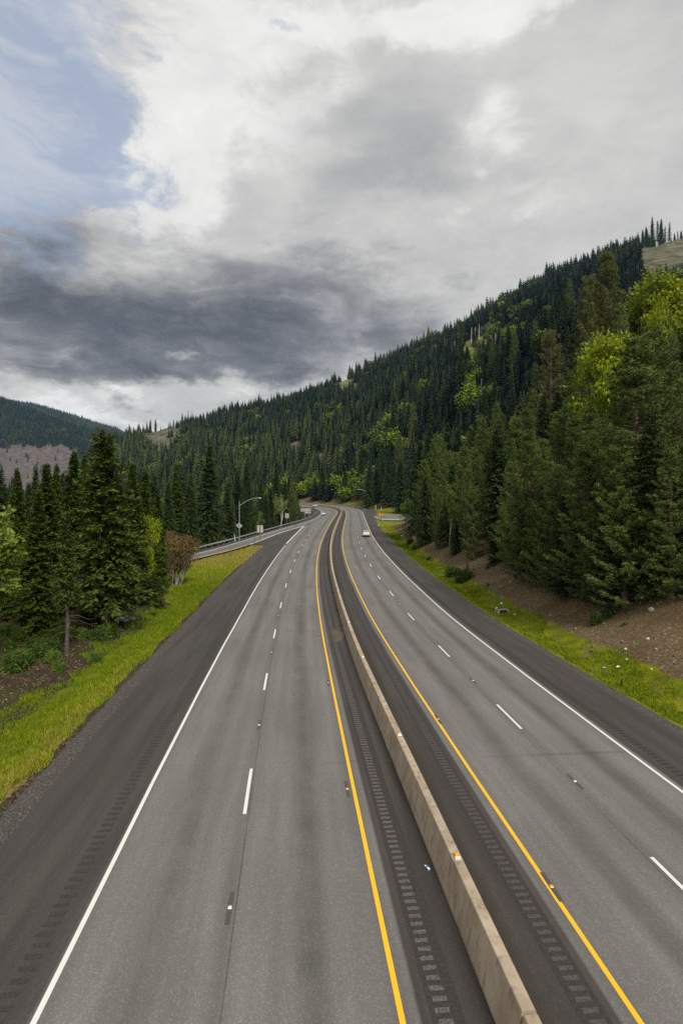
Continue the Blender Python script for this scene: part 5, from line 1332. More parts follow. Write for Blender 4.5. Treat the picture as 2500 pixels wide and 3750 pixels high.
# wide two-panel sign back on posts
Yw = 222.0; e_ = tag(empty('road_sign', (at(1120, Yw), Yw, zat(1899, Yw))), 'wide two-panel sign back on steel posts behind the guardrail', 'road sign')
X0 = at(1120, Yw); Z0 = zat(1899, Yw)
for nm, xa, xb, ya, yb in (('panel', 1098.5, 1137.5, 1860.5, 1874), ('panel', 1116, 1138.5, 1874.3, 1880)):
    mb = MB(); xa_, xb_ = at(xa, Yw) - X0, at(xb, Yw) - X0; za, zb_ = zat(ya, Yw) - Z0, zat(yb, Yw) - Z0
    mb.box(((xa_ + xb_) / 2, 0, (za + zb_) / 2), (xb_ - xa_, .03, za - zb_)); mb.build(nm, M_ALUW, e_)
for xq in (1098.5, 1115.8, 1133):
    mb = MB(); zt = zat(1859.5, Yw) - Z0; mb.box((at(xq, Yw) - X0, -.11, zt / 2 - .5), (.17, .14, zt + 1.0)); mb.build('post', M_STEELD, e_)
for yq in (1861.5, 1871.5):
    mb = MB(); mb.box((at(1118, Yw) - X0, -.035, zat(yq, Yw) - Z0), (4.1, .06, .09)); mb.build('rail', M_STEELD, e_)
# merge warning
M_SIGNY = simple('orange_yellow_sign_face', (.60, .25, .006), .45, var=.06); M_BLACK = simple('black_sign_paint', (.012, .012, .012), .5)
e_, pn, zc, w_, h_ = sign_on_post(1394.5, 1875.3, 1895.3, 1915.5, 172, 18.8, 'yellow diamond merge sign with a black arrow on a brown post', M_SIGNY, M_RUSTP, True, pr=.07, post_front=False)
a = w_ / 2
mb = MB(); panel(mb, w_ / sqrt(2) * .93, 0, .004, True, -.009, zc); mb.build('border', M_BLACK, e_)
mb = MB(); panel(mb, w_ / sqrt(2) * .86, 0, .004, True, -.012, zc); mb.build('face', M_SIGNY, e_)
mb = MB()
y0, y1 = -.019, -.015
for P in ([(-.05, -.40), (.05, -.40), (.05, .22), (-.05, .22)], [(-.17, .18), (.17, .18), (0, .46)], [(.26, -.38), (.36, -.30), (.05, .04), (.05, -.12)]):
    mb.prism([(p[0] * a / .75, p[1] * a / .75 + zc) for p in P], 'y', y0, y1)
mb.build('merge_arrow', M_BLACK, e_)
# blue route marker beside the far lamp
M_BLUE = simple('blue_sign_face', (.02, .16, .42), .45); M_REDS = simple('red_sign_face', (.45, .10, .10), .45)
Yb = 300.0; zf = zat(1852, Yb); e_ = tag(empty('road_sign', (at(1343.3, Yb), Yb, zf)), 'small blue route marker sign at the foot of the far street lamp', 'road sign')
mb = MB(); mb.box((0, .06, .95), (.12, .1, 2.0)); mb.build('post', M_GALV, e_)
zc = zat(1834.5, Yb) - zf; r = .42
mb = MB(); mb.prism([(-.50, zc + .25), (-.42, zc + .42), (0, zc + .36), (.42, zc + .42), (.50, zc + .25), (.48, zc - .18), (.28, zc - .50), (0, zc - .66), (-.28, zc - .50), (-.48, zc - .18)], 'y', -.01, .01); mb.build('shield', M_BLUE, e_)
mb = MB(); mb.prism([(-.45, zc + .26), (.45, zc + .26), (.45, zc + .06), (-.45, zc + .06)], 'y', -.018, -.012); mb.build('red_band', M_REDS, e_)
mb = MB(); mb.prism([(-.47, zc + .055), (.47, zc + .055), (.47, zc + .02), (-.47, zc + .02)], 'y', -.018, -.012); mb.build('white_rule', M_WHITEP, e_)
mb = MB(); mb.box((0, 0, zc + .68), (.62, .02, .36)); mb.build('top_plate', M_BLUE, e_)

# ------------------------------------------------------------------ marker posts
M_BROWNP = simple('brown_marker_post', (.07, .05, .04), .8); M_DARKP = simple('dark_marker_post', (.035, .037, .04), .7)
def marker(xf, yf, yt, label, mat, tilt=0.0, w_=.09, cap=None, band=None, Y=None, group=None):
    if Y is None: X, Y, z = ground_hit(xf, yf)
    else: X = at(xf, Y); z = H(X, Y)
    h = zat(yt, Y) - z
    e = tag(empty('marker_post', (X, Y, z - .05)), label, 'marker post', group); e.rotation_euler = (0, tilt, 0)
    mb = MB(); mb.box((0, 0, h / 2), (w_, .035, h + .05)); mb.build('post', mat, e)
    if cap: mb = MB(); mb.box((0, 0, h * (1 - cap[0] / 2) + .02), (w_ * 1.15, .05, h * cap[0])); mb.build('cap', cap[1], e)
    if band: mb = MB(); mb.box((0, -.003, h * band[0]), (w_ * 1.4, .05, h * band[1])); mb.build('band', M_WHITEP, e)
    return e
M_BLUEP = simple('blue_marker_paint', (.02, .13, .30), .5)
marker(774, 2160, 2101, 'leaning brown marker post at the left shoulder gravel', M_BROWNP, radians(-8), .08)
marker(848, 2036, 1999.5, 'leaning brown marker post in the dry grass of the gore', M_BROWNP, radians(-10), .10)
marker(932, 1985, 1957, 'thin dark marker post between ramp and gore sign', M_DARKP, 0, .12, Y=113)
marker(973, 1990, 1973, 'short thin marker post right of the pale square sign back', M_DARKP, 0, .08, Y=119.5)
marker(862, 1963, 1954.5, 'short white marker post behind the guardrail by the tall lamp', M_WHITEP, radians(-8), .08, Y=124)
marker(1834.5, 2244.5, 2174, 'dark marker post with a blue top and white band beside the concrete inlet', M_DARKP, 0, .085, (.30, M_BLUEP), (.54, .10))
marker(1375, 1858, 1849.5, 'white marker post in the far grass behind the merge sign', M_WHITEP, 0, .12, Y=283)
marker(1337.6, 1854, 1849.8, 'tiny white marker post beside the far lamp foot', M_WHITEP, 0, .11, Y=304)
marker(1395, 1861, 1856.2, 'small white marker post on the grassy mound', M_WHITEP, 0, .12, Y=272)
marker(1384.8, 1930, 1920, 'white-topped marker post below the merge sign', M_DARKP, 0, .10, (.3, M_WHITEP), Y=158)
marker(1365, 1893, 1887, 'small dark marker post where the on-ramp line begins', M_DARKP, 0, .16, Y=214)
marker(482, 2273, 2215, 'thin brown stake beside the concrete drain box', M_BROWNP, 0, .05)
marker(1517, 1987, 1976, 'pale leaning stake beside the rounded shrub on the far bank', M_WHITEP, radians(6), .09)

# ------------------------------------------------------------------ concrete drain inlets
X, Y, z = ground_hit(1842, 2247)
M_HOLE = simple('dark_inlet_inside', (.035, .022, .016), .95)
e = tag(empty('drain_inlet', (X, Y, z - .05), radians(8)), 'open concrete drain inlet in the right-hand ditch beside the marker post', 'drain')
mb = MB(); mb.prism([(-.50, .05), (-.34, .42), (.34, .42), (.62, -.05), (.70, -.05), (.70, .0), (.42, .50), (-.42, .50), (-.60, .05)], 'y', -.10, .0); mb.box((-.46, .42, .22), (.10, .95, .44)); mb.box((.55, .42, .15), (.10, .95, .40)); mb.build('headwall', CONC2, e)
mb = MB(); mb.prism([(-.50, .0), (-.34, .40), (.34, .40), (.60, -.05)], 'y', .35, .40); mb.build('mouth', M_HOLE, e)
X, Y, z = ground_hit(457, 2283)
e = tag(empty('drain_box', (X, Y, z), radians(-18)), 'raised concrete drain box with a grey lid at the edge of the left grass', 'drain')
mb = MB(); mb.box((0, 0, .10), (1.0, .85, .40)); mb.build('base', simple('dark_concrete', (.05, .045, .04), .9), e)  # base concrete much darker than the rim and lid
mb = MB()
for c_, s_ in (((0, -.56, .37), (1.3, .14, .11)), ((0, .56, .37), (1.3, .14, .11)), ((-.58, 0, .37), (.14, .98, .11)), ((.58, 0, .37), (.14, .98, .11))): mb.box(c_, s_)
mb.build('rim', CONC2, e)
mb = MB(); mb.box((0, 0, .35), (1.02, .98, .06)); mb.build('lid', simple('grey_steel_lid', (.17, .19, .19), .5, .3), e)

# ------------------------------------------------------------------ power line on the hill
M_POLE = simple('silvered_wood_pole', (.34, .315, .28), .85, var=.2); M_POLEB = simple('brown_wood_pole', (.13, .085, .06), .85, var=.2)
tops = {}
def pole(key, xb, yb, xt, yt, label, mat=None, arm=None, group='power poles on the hill', Y=None):
    if Y is None: X, Y, z = ground_hit(xb, yb, 120)
    else: X = at(xb, Y); z = H(X, Y)
    zt = zat(yt, Y); lean = at(xt, Y) - X
    e = tag(empty('power_pole', (X, Y, z - .5)), label, 'power pole', group); h = zt - z + .5
    mb = MB(); mb.tube([(0, 0, 0), (lean * .5, 0, h * .5), (lean, 0, h)], [.36, .30, .24], 8); mb.build('pole', mat or M_POLE, e, smooth=True)
    mb = MB(); mb.box((lean * .96, -.3, h - .9), (arm or 1.2, .22, .26)); mb.build('crossarm', M_POLEB, e)
    tops[key] = (X + lean, Y - .3, zt - .4); return e
pole('a', 1724, 1255, 1726, 1200, 'white power pole at the left of three on the bright hill clearing')
pole('b', 1738, 1246, 1739.6, 1198, 'middle one of three power poles on the bright hill clearing')
pole('c', 1752.7, 1241, 1753, 1188, 'tallest and rightmost of three power poles on the bright hill clearing')
pole('d', 1799.5, 1278, 1799, 1227, 'brownish power pole, left one of the close pair on the clearing', M_POLEB)
pole('e', 1813, 1284, 1813, 1221, 'pale power pole, right one of the close pair on the clearing')
pole('f', 1664, 1284, 1663.5, 1253, 'small power pole with a crossarm left of the clearing', arm=2.6)
pole('g', 1761.6, 1466, 1761.6, 1388, 'lone brown power pole in the green strip down the hill', M_POLEB)
pole('h', 1254, 1412, 1254, 1385, 'power pole on the small skyline patch, left one of two')
pole('i', 1261, 1412, 1261, 1385.5, 'power pole on the small skyline patch, right one of two')
pole('l', 1872, 1540, 1872, 1492, 'thin dark power pole among the lower hill trees', M_POLEB)
Yh = 262.0
pole('j', 2047.6, 1440, 2047.6, 1372, 'left pole of the twin power poles behind the sparse brown pine', None, .6, 'twin power poles', Y=Yh)
pole('k', 2067, 1432, 2067, 1369, 'right pole of the twin power poles, whiter than its neighbour', None, .6, 'twin power poles', Y=Yh)
xj, xk = at(2047.6, Yh), at(2067, Yh)
mb = MB(); mb.tube([(xj - .6, Yh - .35, zat(1381, Yh)), (xk + 1.2, Yh - .35, zat(1377, Yh))], .14, 6); mb.tube([(xj, Yh - .3, zat(1416, Yh)), (xk, Yh - .3, zat(1400, Yh))], .08, 6); mb.tube([(xj, Yh - .25, zat(1400, Yh)), (xk, Yh - .25, zat(1416, Yh))], .08, 6)
tag(mb.build('crossarm_frame', M_POLE), 'crossarm and cross brace joining the twin power poles', 'crossarm')
M_WIRE = simple('grey_wire', (.16, .165, .17), .5, .3)
def wire(p, q_, sag, label, r=.06):
    pts = [(p[0] + (q_[0] - p[0]) * u, p[1] + (q_[1] - p[1]) * u, p[2] + (q_[2] - p[2]) * u - sag * 4 * u * (1 - u)) for u in np.linspace(0, 1, 25)]
    mb = MB(); mb.tube(pts, r, 5); tag(mb.build('power_cable', M_WIRE), label, 'cable', 'power cables')
wire(tops['c'], tops['e'], 1.5, 'short cable from the tallest pole to the close pair on the clearing')
wire(tops['e'], (xk, Yh - .3, zat(1371, Yh)), 14, 'long sagging cable from the pale pole down to the twin poles', .05)
wire((xk, Yh - .3, zat(1371, Yh)), (at(2140, Yh - 20), Yh - 20, zat(1380, Yh - 20)), .8, 'cable leaving the twin poles to the right', .05)
# ------------------------------------------------------------------ cars
M_CARW = None
def car_paint(name, col):
    m, nt, bs = material(name); nt.set(bs.inputs['Base Color'], nt.mix(nt.rng(nt.noise(nt.pos(), 2.0, 4), .35, .7), tuple(c * .93 for c in col), col))
    bs.inputs['Roughness'].default_value = .28; bs.inputs['Coat Weight'].default_value = .6; bs.inputs['Coat Roughness'].default_value = .06; return m
M_CARW = car_paint('white_car_paint', (.50, .49, .48)); M_CARS = car_paint('silvery_white_car_paint', (.50, .52, .54))
M_GLASSC, _nt, _bs = material('car_glass'); _bs.inputs['Base Color'].default_value = (.02, .022, .025, 1); _bs.inputs['Roughness'].default_value = .06; _bs.inputs['Specular IOR Level'].default_value = .7
M_TYRE = simple('tyre_rubber', (.016, .016, .017), .9); M_RIM = simple('alloy_rim', (.45, .45, .46), .35, .7); M_TRIM = simple('black_trim', (.018, .018, .02), .6)
M_TAIL = simple('red_tail_lamp', (.28, .008, .012), .25, spec=.6); M_HEADL = simple('clear_headlamp', (.62, .63, .65), .12, spec=.7); M_PLATE = simple('number_plate', (.55, .56, .58), .5)
def make_car(label, paint, body, cabin, L, W, wheel_y, wheel_r, glass, loc, heading, rear_view=True, pickup=False, scale=1.0, group=None):
    """body/cabin: stations (y, half width, z low, z high, half width at top); y runs from the rear bumper to the nose"""
    e = tag(empty('car', loc, heading, scale), label, 'car', group)
    def ring(y, w, a, b_, wt):
        return [(-w * .93, y, a), (-w, y, a + .10), (-w, y, a + (b_ - a) * .62), (-wt, y, b_ - .025), (-wt * .9, y, b_), (wt * .9, y, b_), (wt, y, b_ - .025), (w, y, a + (b_ - a) * .62), (w, y, a + .10), (w * .93, y, a)]
    mb = MB(); mb.loft([ring(*s) for s in body]); bd = mb.build('body', paint, e, smooth=True)
    mb = MB(); mb.loft([[(-w, y, a), (-wt, y, b_ - .03), (-wt * .88, y, b_), (wt * .88, y, b_), (wt, y, b_ - .03), (w, y, a)] for y, w, a, b_, wt in cabin]); mb.build('cabin', paint, e, smooth=True)
    for nm, P in glass:
        mb = MB(); mb.add(P, [tuple(range(len(P)))]); mb.build(nm, M_GLASSC, e)
    for wy in wheel_y:
        for sx in (-1, 1):
            x0, x1 = sx * (W / 2 - .21), sx * (W / 2 - .01); n = 18
            mb = MB(); mb.loft([[(x, wy + r_ * cos(2 * pi * k / n), wheel_r + r_ * sin(2 * pi * k / n)) for k in range(n)] for x, r_ in ((x0, wheel_r * .92), (x0 + sx * .02, wheel_r), (x1 - sx * .02, wheel_r), (x1, wheel_r * .93))]); ty = mb.build('wheel', M_TYRE, e, smooth=True)
            mb = MB(); mb.loft([[(x, wy + r_ * cos(2 * pi * k / n), wheel_r + r_ * sin(2 * pi * k / n)) for k in range(n)] for x, r_ in ((x1 - sx * .03, wheel_r * .62), (x1 + sx * .004, wheel_r * .58), (x1 + sx * .006, wheel_r * .2))]); mb.build('rim', M_RIM, ty)
    return e
def box_part(e, nm, c, s, mat, bev=.0): mb = MB(); mb.box(c, s); return mb.build(nm, mat, e, bevel=bev)
# white saloon driving away
SB = [(0.0, .74, .40, .72, .66), (.06, .82, .30, .90, .76), (.30, .86, .27, .955, .80), (.85, .875, .24, .965, .82), (2.2, .885, .22, .955, .84), (3.4, .875, .23, .94, .80), (4.25, .83, .27, .84, .74), (4.6, .74, .36, .70, .62)]
SC = [(.78, .76, .93, .96, .72), (1.28, .80, .93, 1.335, .60), (1.7, .82, .93, 1.405, .585), (2.3, .82, .93, 1.405, .585), (2.75, .82, .93, 1.35, .60), (3.42, .78, .92, .95, .72)]
SG = [('rear_window', [(-.64, .83, .985), (.64, .83, .985), (.55, 1.22, 1.31), (-.55, 1.22, 1.31)]), ('windscreen', [(-.66, 3.42, .975), (.66, 3.42, .975), (.56, 2.81, 1.34), (-.56, 2.81, 1.34)])]
for sx in (-1, 1): SG.append(('side_window', [(sx * .815, 1.25, .985), (sx * .815, 3.0, .985), (sx * .64, 2.6, 1.34), (sx * .645, 1.45, 1.33)]))
x_, y_, z_ = road_hit(1341, 1967); s_ = sY(y_ + 2); t_ = (np.interp(s_, CS, CT[:, 0]), np.interp(s_, CS, CT[:, 1])); rz = atan2(-t_[0], t_[1])
px, nx, pz = at_s(s_, O_RW - 1.62)
slope = math.atan2(float(zr(y_ + 4) - zr(y_)), 4)
car1 = make_car('white saloon driving away in the outer lane of the right carriageway', M_CARW, SB, SC, 4.6, 1.77, (.95, 3.62), .31, SG, (px[0], y_, zr(y_) + .01), rz, group=None)
car1.rotation_euler = (slope, 0, rz)
for sx in (-1, 1):
    box_part(car1, 'tail_lamp', (sx * .56, .055, .70), (.40, .09, .16), M_TAIL, .015)
    mbm = MB(); mbm.box((sx * .98, 2.95, 1.0), (.17, .10, .13)); mbm.build('mirror', M_TRIM, car1, bevel=.02)
box_part(car1, 'number_plate', (0, .015, .69), (.34, .03, .15), M_PLATE)
box_part(car1, 'bumper', (0, .0, .45), (1.56, .12, .13), M_TRIM, .02); box_part(car1, 'sill', (0, .1, .30), (1.5, .14, .10), M_TRIM, .02)
box_part(car1, 'exhaust', (-.5, .02, .24), (.08, .12, .07), M_TRIM)
# white hatchback coming towards us
s_ = sY(road_hit(1183, 1886.5)[1]); p, nn, z_ = at_s(s_, O_LD - 1.5); t_ = (np.interp(s_, CS, CT[:, 0]), np.interp(s_, CS, CT[:, 1])); rz = atan2(t_[0], -t_[1]) 
car2 = make_car('white saloon coming round the bend towards us, lower of the two oncoming vehicles', M_CARS, SB, SC, 4.6, 1.77, (.95, 3.62), .32, SG, (p[0], p[1] + 4, z_ + .15), atan2(t_[0], -t_[1]), group='oncoming vehicles')
for sx in (-1, 1):
    box_part(car2, 'headlamp', (sx * .58, 4.43, .64), (.34, .12, .14), M_HEADL, .02); box_part(car2, 'mirror', (sx * .97, 2.95, 1.0), (.16, .10, .13), M_CARS, .02)
box_part(car2, 'grille', (0, 4.53, .52), (.9, .12, .16), M_TRIM, .01); box_part(car2, 'bumper_intake', (0, 4.52, .32), (1.45, .12, .14), M_TRIM, .02); box_part(car2, 'number_plate', (0, 4.61, .45), (.32, .02, .13), M_PLATE)
# white pickup further round the bend
PB = [(0.0, .88, .55, 1.10, .86), (.1, .93, .45, 1.16, .90), (1.9, .95, .42, 1.18, .92), (3.6, .95, .42, 1.18, .92), (4.7, .94, .42, 1.14, .88), (5.3, .90, .48, 1.05, .82), (5.5, .82, .55, .92, .74)]
PC = [(1.75, .86, 1.12, 1.16, .84), (1.95, .87, 1.12, 1.84, .70), (2.6, .87, 1.12, 1.88, .70), (3.4, .87, 1.12, 1.84, .70), (4.25, .84, 1.10, 1.15, .80)]
PG = [('windscreen', [(-.74, 4.22, 1.19), (.74, 4.22, 1.19), (.66, 3.46, 1.79), (-.66, 3.46, 1.79)]), ('rear_window', [(-.72, 1.80, 1.22), (.72, 1.80, 1.22), (.64, 1.93, 1.76), (-.64, 1.93, 1.76)])]
for sx in (-1, 1): PG.append(('side_window', [(sx * .868, 2.05, 1.19), (sx * .868, 3.95, 1.19), (sx * .735, 3.4, 1.76), (sx * .735, 2.1, 1.76)]))
s_ = CS[N_ARC0] + 48
best = min(np.arange(CS[N_ARC0] - 10, CS[N_ARC0] + 90, 1.0), key=lambda s: abs(1250 + at_s(s, O_LD - .9)[0][0] / at_s(s, O_LD - .9)[0][1] * F - 1152))
p, nn, z_ = at_s(best, O_LD - .9); t_ = (np.interp(best, CS, CT[:, 0]), np.interp(best, CS, CT[:, 1]))
car3 = make_car('white pickup truck further round the bend, upper of the two oncoming vehicles', M_CARW, PB, PC, 5.5, 1.95, (1.05, 4.45), .40, PG, (p[0] + t_[0] * 2.7, p[1] + t_[1] * 2.7, z_ + .08), atan2(t_[0], -t_[1]), group='oncoming vehicles')
for sx in (-1, 1):
    box_part(car3, 'headlamp', (sx * .68, 5.36, .92), (.32, .16, .20), M_HEADL, .02); box_part(car3, 'mirror', (sx * 1.08, 3.85, 1.28), (.20, .12, .20), M_CARW, .02)
box_part(car3, 'grille', (0, 5.42, .88), (.95, .12, .24), M_TRIM, .01); box_part(car3, 'bumper', (0, 5.46, .58), (1.7, .16, .20), M_TRIM, .02)
print('cars', [tuple(round(v, 1) for v in c.location) for c in (car1, car2, car3)])
# ------------------------------------------------------------------ loose stones, grass, litter
M_STONE, _nt, _bs = material('loose_stone'); _tt = _nt.attr('tint')
_nt.set(_bs.inputs['Base Color'], _nt.ramp(_tt, [(0, (.045, .038, .032)), (.5, (.085, .068, .052)), (.8, (.17, .14, .105)), (1, (.28, .25, .20))])); _bs.inputs['Roughness'].default_value = .9
OCT = np.array([(1, 0, 0), (0, 1, 0), (-1, 0, 0), (0, -1, 0), (0, 0, 1), (0, 0, -1)], float); OF = np.array([(0, 1, 4), (1, 2, 4), (2, 3, 4), (3, 0, 4), (1, 0, 5), (2, 1, 5), (3, 2, 5), (0, 3, 5)])
def stones(name, x, y, size, tint, label):
    z = ground_info(x, y)[0]; n = len(x)
    v = OCT[None] * size[:, None, None] * rng.uniform(.45, 1.1, (n, 6, 1)) * np.array([1, 1, .6]); a = rng.uniform(0, 6.28, n)
    ca, sa = np.cos(a)[:, None], np.sin(a)[:, None]
    V = np.stack([v[..., 0] * ca - v[..., 1] * sa + x[:, None], v[..., 0] * sa + v[..., 1] * ca + y[:, None], v[..., 2] + z[:, None] + size[:, None] * .12], -1).reshape(-1, 3)
    T = (OF[None] + (np.arange(n) * 6)[:, None, None]).reshape(-1, 3)
    tag(obj(name, mesh_np(name, V, tris=T, mat=M_STONE, attrs={'tint': np.repeat(tint, 6)})), label, 'stones', kind='stuff')
def edge_pts(n, o, sg, a, b_, y0, y1, p=1.6):
    s = y0 + (y1 - y0) * rng.random(n) ** p; s = np.interp(s, CP[:N_ARC0 + 1, 1], CS[:N_ARC0 + 1]); d = np.interp(s, CS, o) + sg * (a + (b_ - a) * rng.random(n))
    x = np.interp(s, CS, CP[:, 0]) + np.interp(s, CS, CN[:, 0]) * d; y = np.interp(s, CS, CP[:, 1]) + np.interp(s, CS, CN[:, 1]) * d
    return x, y
x1, y1 = edge_pts(20000, O_OL, -1, .02, 1.35, 12, 115); x2, y2 = edge_pts(5000, O_RSX, 1, .03, .9, 22, 160)
x = np.concatenate([x1, x2]); y = np.concatenate([y1, y2])
stones('gravel', x, y, rng.uniform(.008, .028, len(x)) * (1 + (rng.random(len(x)) < .03) * .9), np.clip(rng.normal(.33, .24, len(x)), 0, 1), 'dark loose gravel along the shoulder edges')
x, y = edge_pts(16000, O_RSX, 1, 3.2, 13, 24, 150, 1.3)
cl = (np.sin(x * 1.7 + y * .6) + np.sin(y * .9 - x * .4) + rng.normal(size=len(x)) * .8) > .1; x, y = x[cl], y[cl]
sz = rng.uniform(.018, .065, len(x)) * (1 + (rng.random(len(x)) < .05) * 2.2)
stones('rubble', x, y, sz, np.clip(rng.normal(.52, .25, len(x)), 0, 1), 'small broken stones strewn over the right cut bank')
def boulder(xp, yp, wpx, label, tint):
    X, Y, z = ground_hit(xp, yp); r = wpx / F * Y / 2; rr = np.random.default_rng(int(xp * 7 + yp))
    import bmesh
    bm = bmesh.new(); bmesh.ops.create_icosphere(bm, subdivisions=2, radius=1)
    for v in bm.verts:
        k = 1 + .28 * sin(v.co.x * 3.1 + xp) + .2 * cos(v.co.y * 4.3 + yp) + rr.normal() * .07; v.co = (v.co.x * r * k, v.co.y * r * k * .8, v.co.z * r * .62 * k)
    me = bpy.data.meshes.new('boulder'); bm.to_mesh(me); bm.free(); me.materials.append(simple('boulder_stone', tint, .9, var=.3, scale=5, bump=.4))
    tag(obj('boulder', me, loc=(X, Y, z + r * .25)), label, 'boulder')
for b_ in [(1857, 2092, 13, 'tan boulder directly below the young pine on the right bank', (.27, .20, .12)), (2383, 2238, 26, 'long pale boulder high on the bare bank at the right', (.33, .29, .23)), (2369, 2343, 14, 'rounded pale boulder in the middle of the stony bank', (.36, .32, .26)), (2288, 2381, 12, 'whitish stone low on the stony bank', (.42, .39, .33)), (2293, 2416, 9, 'small white stone just above the right grass', (.48, .45, .40)), (2383, 2453, 9, 'pale stone at the top edge of the right grass', (.40, .36, .30)), (1908, 2112, 9, 'grey stone on the bank right of the tan boulder', (.24, .21, .18)), (1868, 2134, 10, 'flat tan stone below the tan boulder', (.30, .24, .17)), (1802, 2140, 10, 'dark rock on the stony bank below the small dark fir', (.07, .06, .05)), (1470, 1964, 10, 'pale stone beside the grass at the far end of the bank', (.42, .40, .37)), (2320, 2306, 12, 'dark reddish rock beside the tiny tuft on the bare bank', (.08, .04, .03)), (1738, 2088, 9, 'brown rock beside the knee-high fir', (.14, .11, .08))]: boulder(*b_)

# grass blades on both verges and in the gore
M_GRASS, _nt, _bs = material('grass_blades'); _tt = _nt.attr('tint'); _n = _nt.noise(_nt.pos(), .35, 4)
_nt.set(_bs.inputs['Base Color'], _nt.mix(_nt.mul(_nt.rng(_n, .35, .65), .4), _nt.ramp(_tt, [(0, (.042, .072, .003)), (.4, (.098, .135, .004)), (.62, (.165, .185, .007)), (.8, (.23, .185, .034)), (1, (.28, .21, .075))]), (.075, .12, .010)))
_bs.inputs['Roughness'].default_value = .7; _bs.inputs['Specular IOR Level'].default_value = .04
def blades(x, y, hgt, tint):
    z = ground_info(x, y)[0]; n = len(x); a = rng.uniform(0, 6.28, n); w_ = hgt * .045 + .006 + .0004 * np.abs(y)
    lean = rng.normal(size=(n, 2)) * hgt[:, None] * .4
    b0 = np.stack([x - np.cos(a) * w_, y - np.sin(a) * w_, z - .02], 1); b1 = np.stack([x + np.cos(a) * w_, y + np.sin(a) * w_, z - .02], 1); tp = np.stack([x + lean[:, 0], y + lean[:, 1], z + hgt], 1)
    return np.stack([b0, b1, tp], 1), np.repeat(np.clip(tint, 0, 1)[:, None], 3, 1)
GB = []
x, y = edge_pts(80000, O_OL, -1, .9, 7.2, 13, 72, 1.5); d = np.abs(nearest(x, y)[0] - O_OL[nearest(x, y)[1]])
clump = np.sin(x * 2.1 + y * .7) * np.sin(y * 1.1 - x) 
k = (d > 1.12 + .3 * clump + .2 * np.sin(y * .8)) & (d < 5.5 + .8 * np.sin(y * .5) + .5 * np.sin(y * 1.7)); x, y, d, clump = x[k], y[k], d[k], clump[k]
dryn = (d < 2.7 + .5 * np.sin(y * .7) + .3 * np.sin(y * 1.9)) * np.clip(1.35 - y / 38, .12, 1)
GB.append(blades(x, y, rng.uniform(.06, .17, len(x)) * (1 + .5 * clump) + dryn * .09, rng.normal(.34, .12, len(x)) + dryn * .36 + .1 * clump))
x, y = edge_pts(26000, O_OL, -1, 1.5, 12, 62, 117, 1.0); ri_ = np.interp(y, RI_Y, RI_X); k = x > ri_ + 1.0; x, y = x[k], y[k]
GB.append(blades(x, y, rng.uniform(.08, .22, len(x)), .36 + .42 * sstep(66, 100, y) + rng.normal(size=len(x)) * .12))
x, y = edge_pts(42000, O_RSX, 1, .7, 4.6, 23, 150, 1.5); d = nearest(x, y)[0] - O_RSX[nearest(x, y)[1]]; clump = np.sin(x * 1.9 + y * .8) * np.sin(y * 1.3 - x * .6)
k = (d > 1.0 + .35 * clump) & (d < 3.7 + .8 * np.sin(y * .42) + .4 * np.sin(y * 1.1)); x, y, clump = x[k], y[k], clump[k]
GB.append(blades(x, y, rng.uniform(.05, .16, len(x)) * (1.1 + .6 * clump), rng.normal(.30, .13, len(x)) + .08 * clump))
x, y = edge_pts(9000, O_RSX, 1, 4, 12, 24, 150, 1.5); k = (np.sin(x * .9 + y * .33) * np.sin(y * .21) > .45); x, y = x[k], y[k]
GB.append(blades(x, y, rng.uniform(.05, .2, len(x)), rng.normal(.62, .2, len(x))))
t = np.concatenate([g[0] for g in GB]); tt = np.concatenate([g[1] for g in GB])
tag(obj('grass', mesh_np('grass', t.reshape(-1, 3), tris=np.arange(len(t) * 3).reshape(-1, 3), mat=M_GRASS, attrs={'tint': tt.ravel()})), 'green and dry grass growing along both verges', 'grass', kind='stuff')
# fallen leaves and twigs on the left forest floor
n = 16000; x = rng.uniform(-27, -12, n); y = 22 + 48 * rng.random(n) ** 1.3; o_, s_ = nearest(x, y); d = O_OL[s_] - o_; k = (d > 5.8 + .8 * np.sin(y * .5)) & (x > np.interp(y, RI_Y, RI_X) + .5); x, y = x[k], y[k]; n = len(x); z = ground_info(x, y)[0]
c = np.stack([x, y, z + .02], 1); dd = unit(rng.normal(size=(n, 3)) * np.array([1, 1, .35])); s2 = unit(np.cross(dd, rvec(rng, n))); L = rng.uniform(.03, .085, n)[:, None]
q_ = np.stack([c - dd * L, c + s2 * L * .5, c + dd * L, c - s2 * L * .5], 1)
M_LITTER, _nt, _bs = material('fallen_leaves'); _nt.set(_bs.inputs['Base Color'], _nt.ramp(_nt.attr('tint'), [(0, (.04, .024, .014)), (.55, (.085, .05, .025)), (.85, (.18, .115, .06)), (1, (.28, .22, .15))])); _bs.inputs['Roughness'].default_value = .9
tag(obj('leaf_litter', mesh_np('leaf_litter', q_.reshape(-1, 3), quads=np.arange(n * 4).reshape(-1, 4), mat=M_LITTER, attrs={'tint': np.repeat(np.clip(rng.normal(.5, .25, n), 0, 1), 4)})), 'brown fallen leaves on the forest floor', 'leaf litter', kind='stuff')
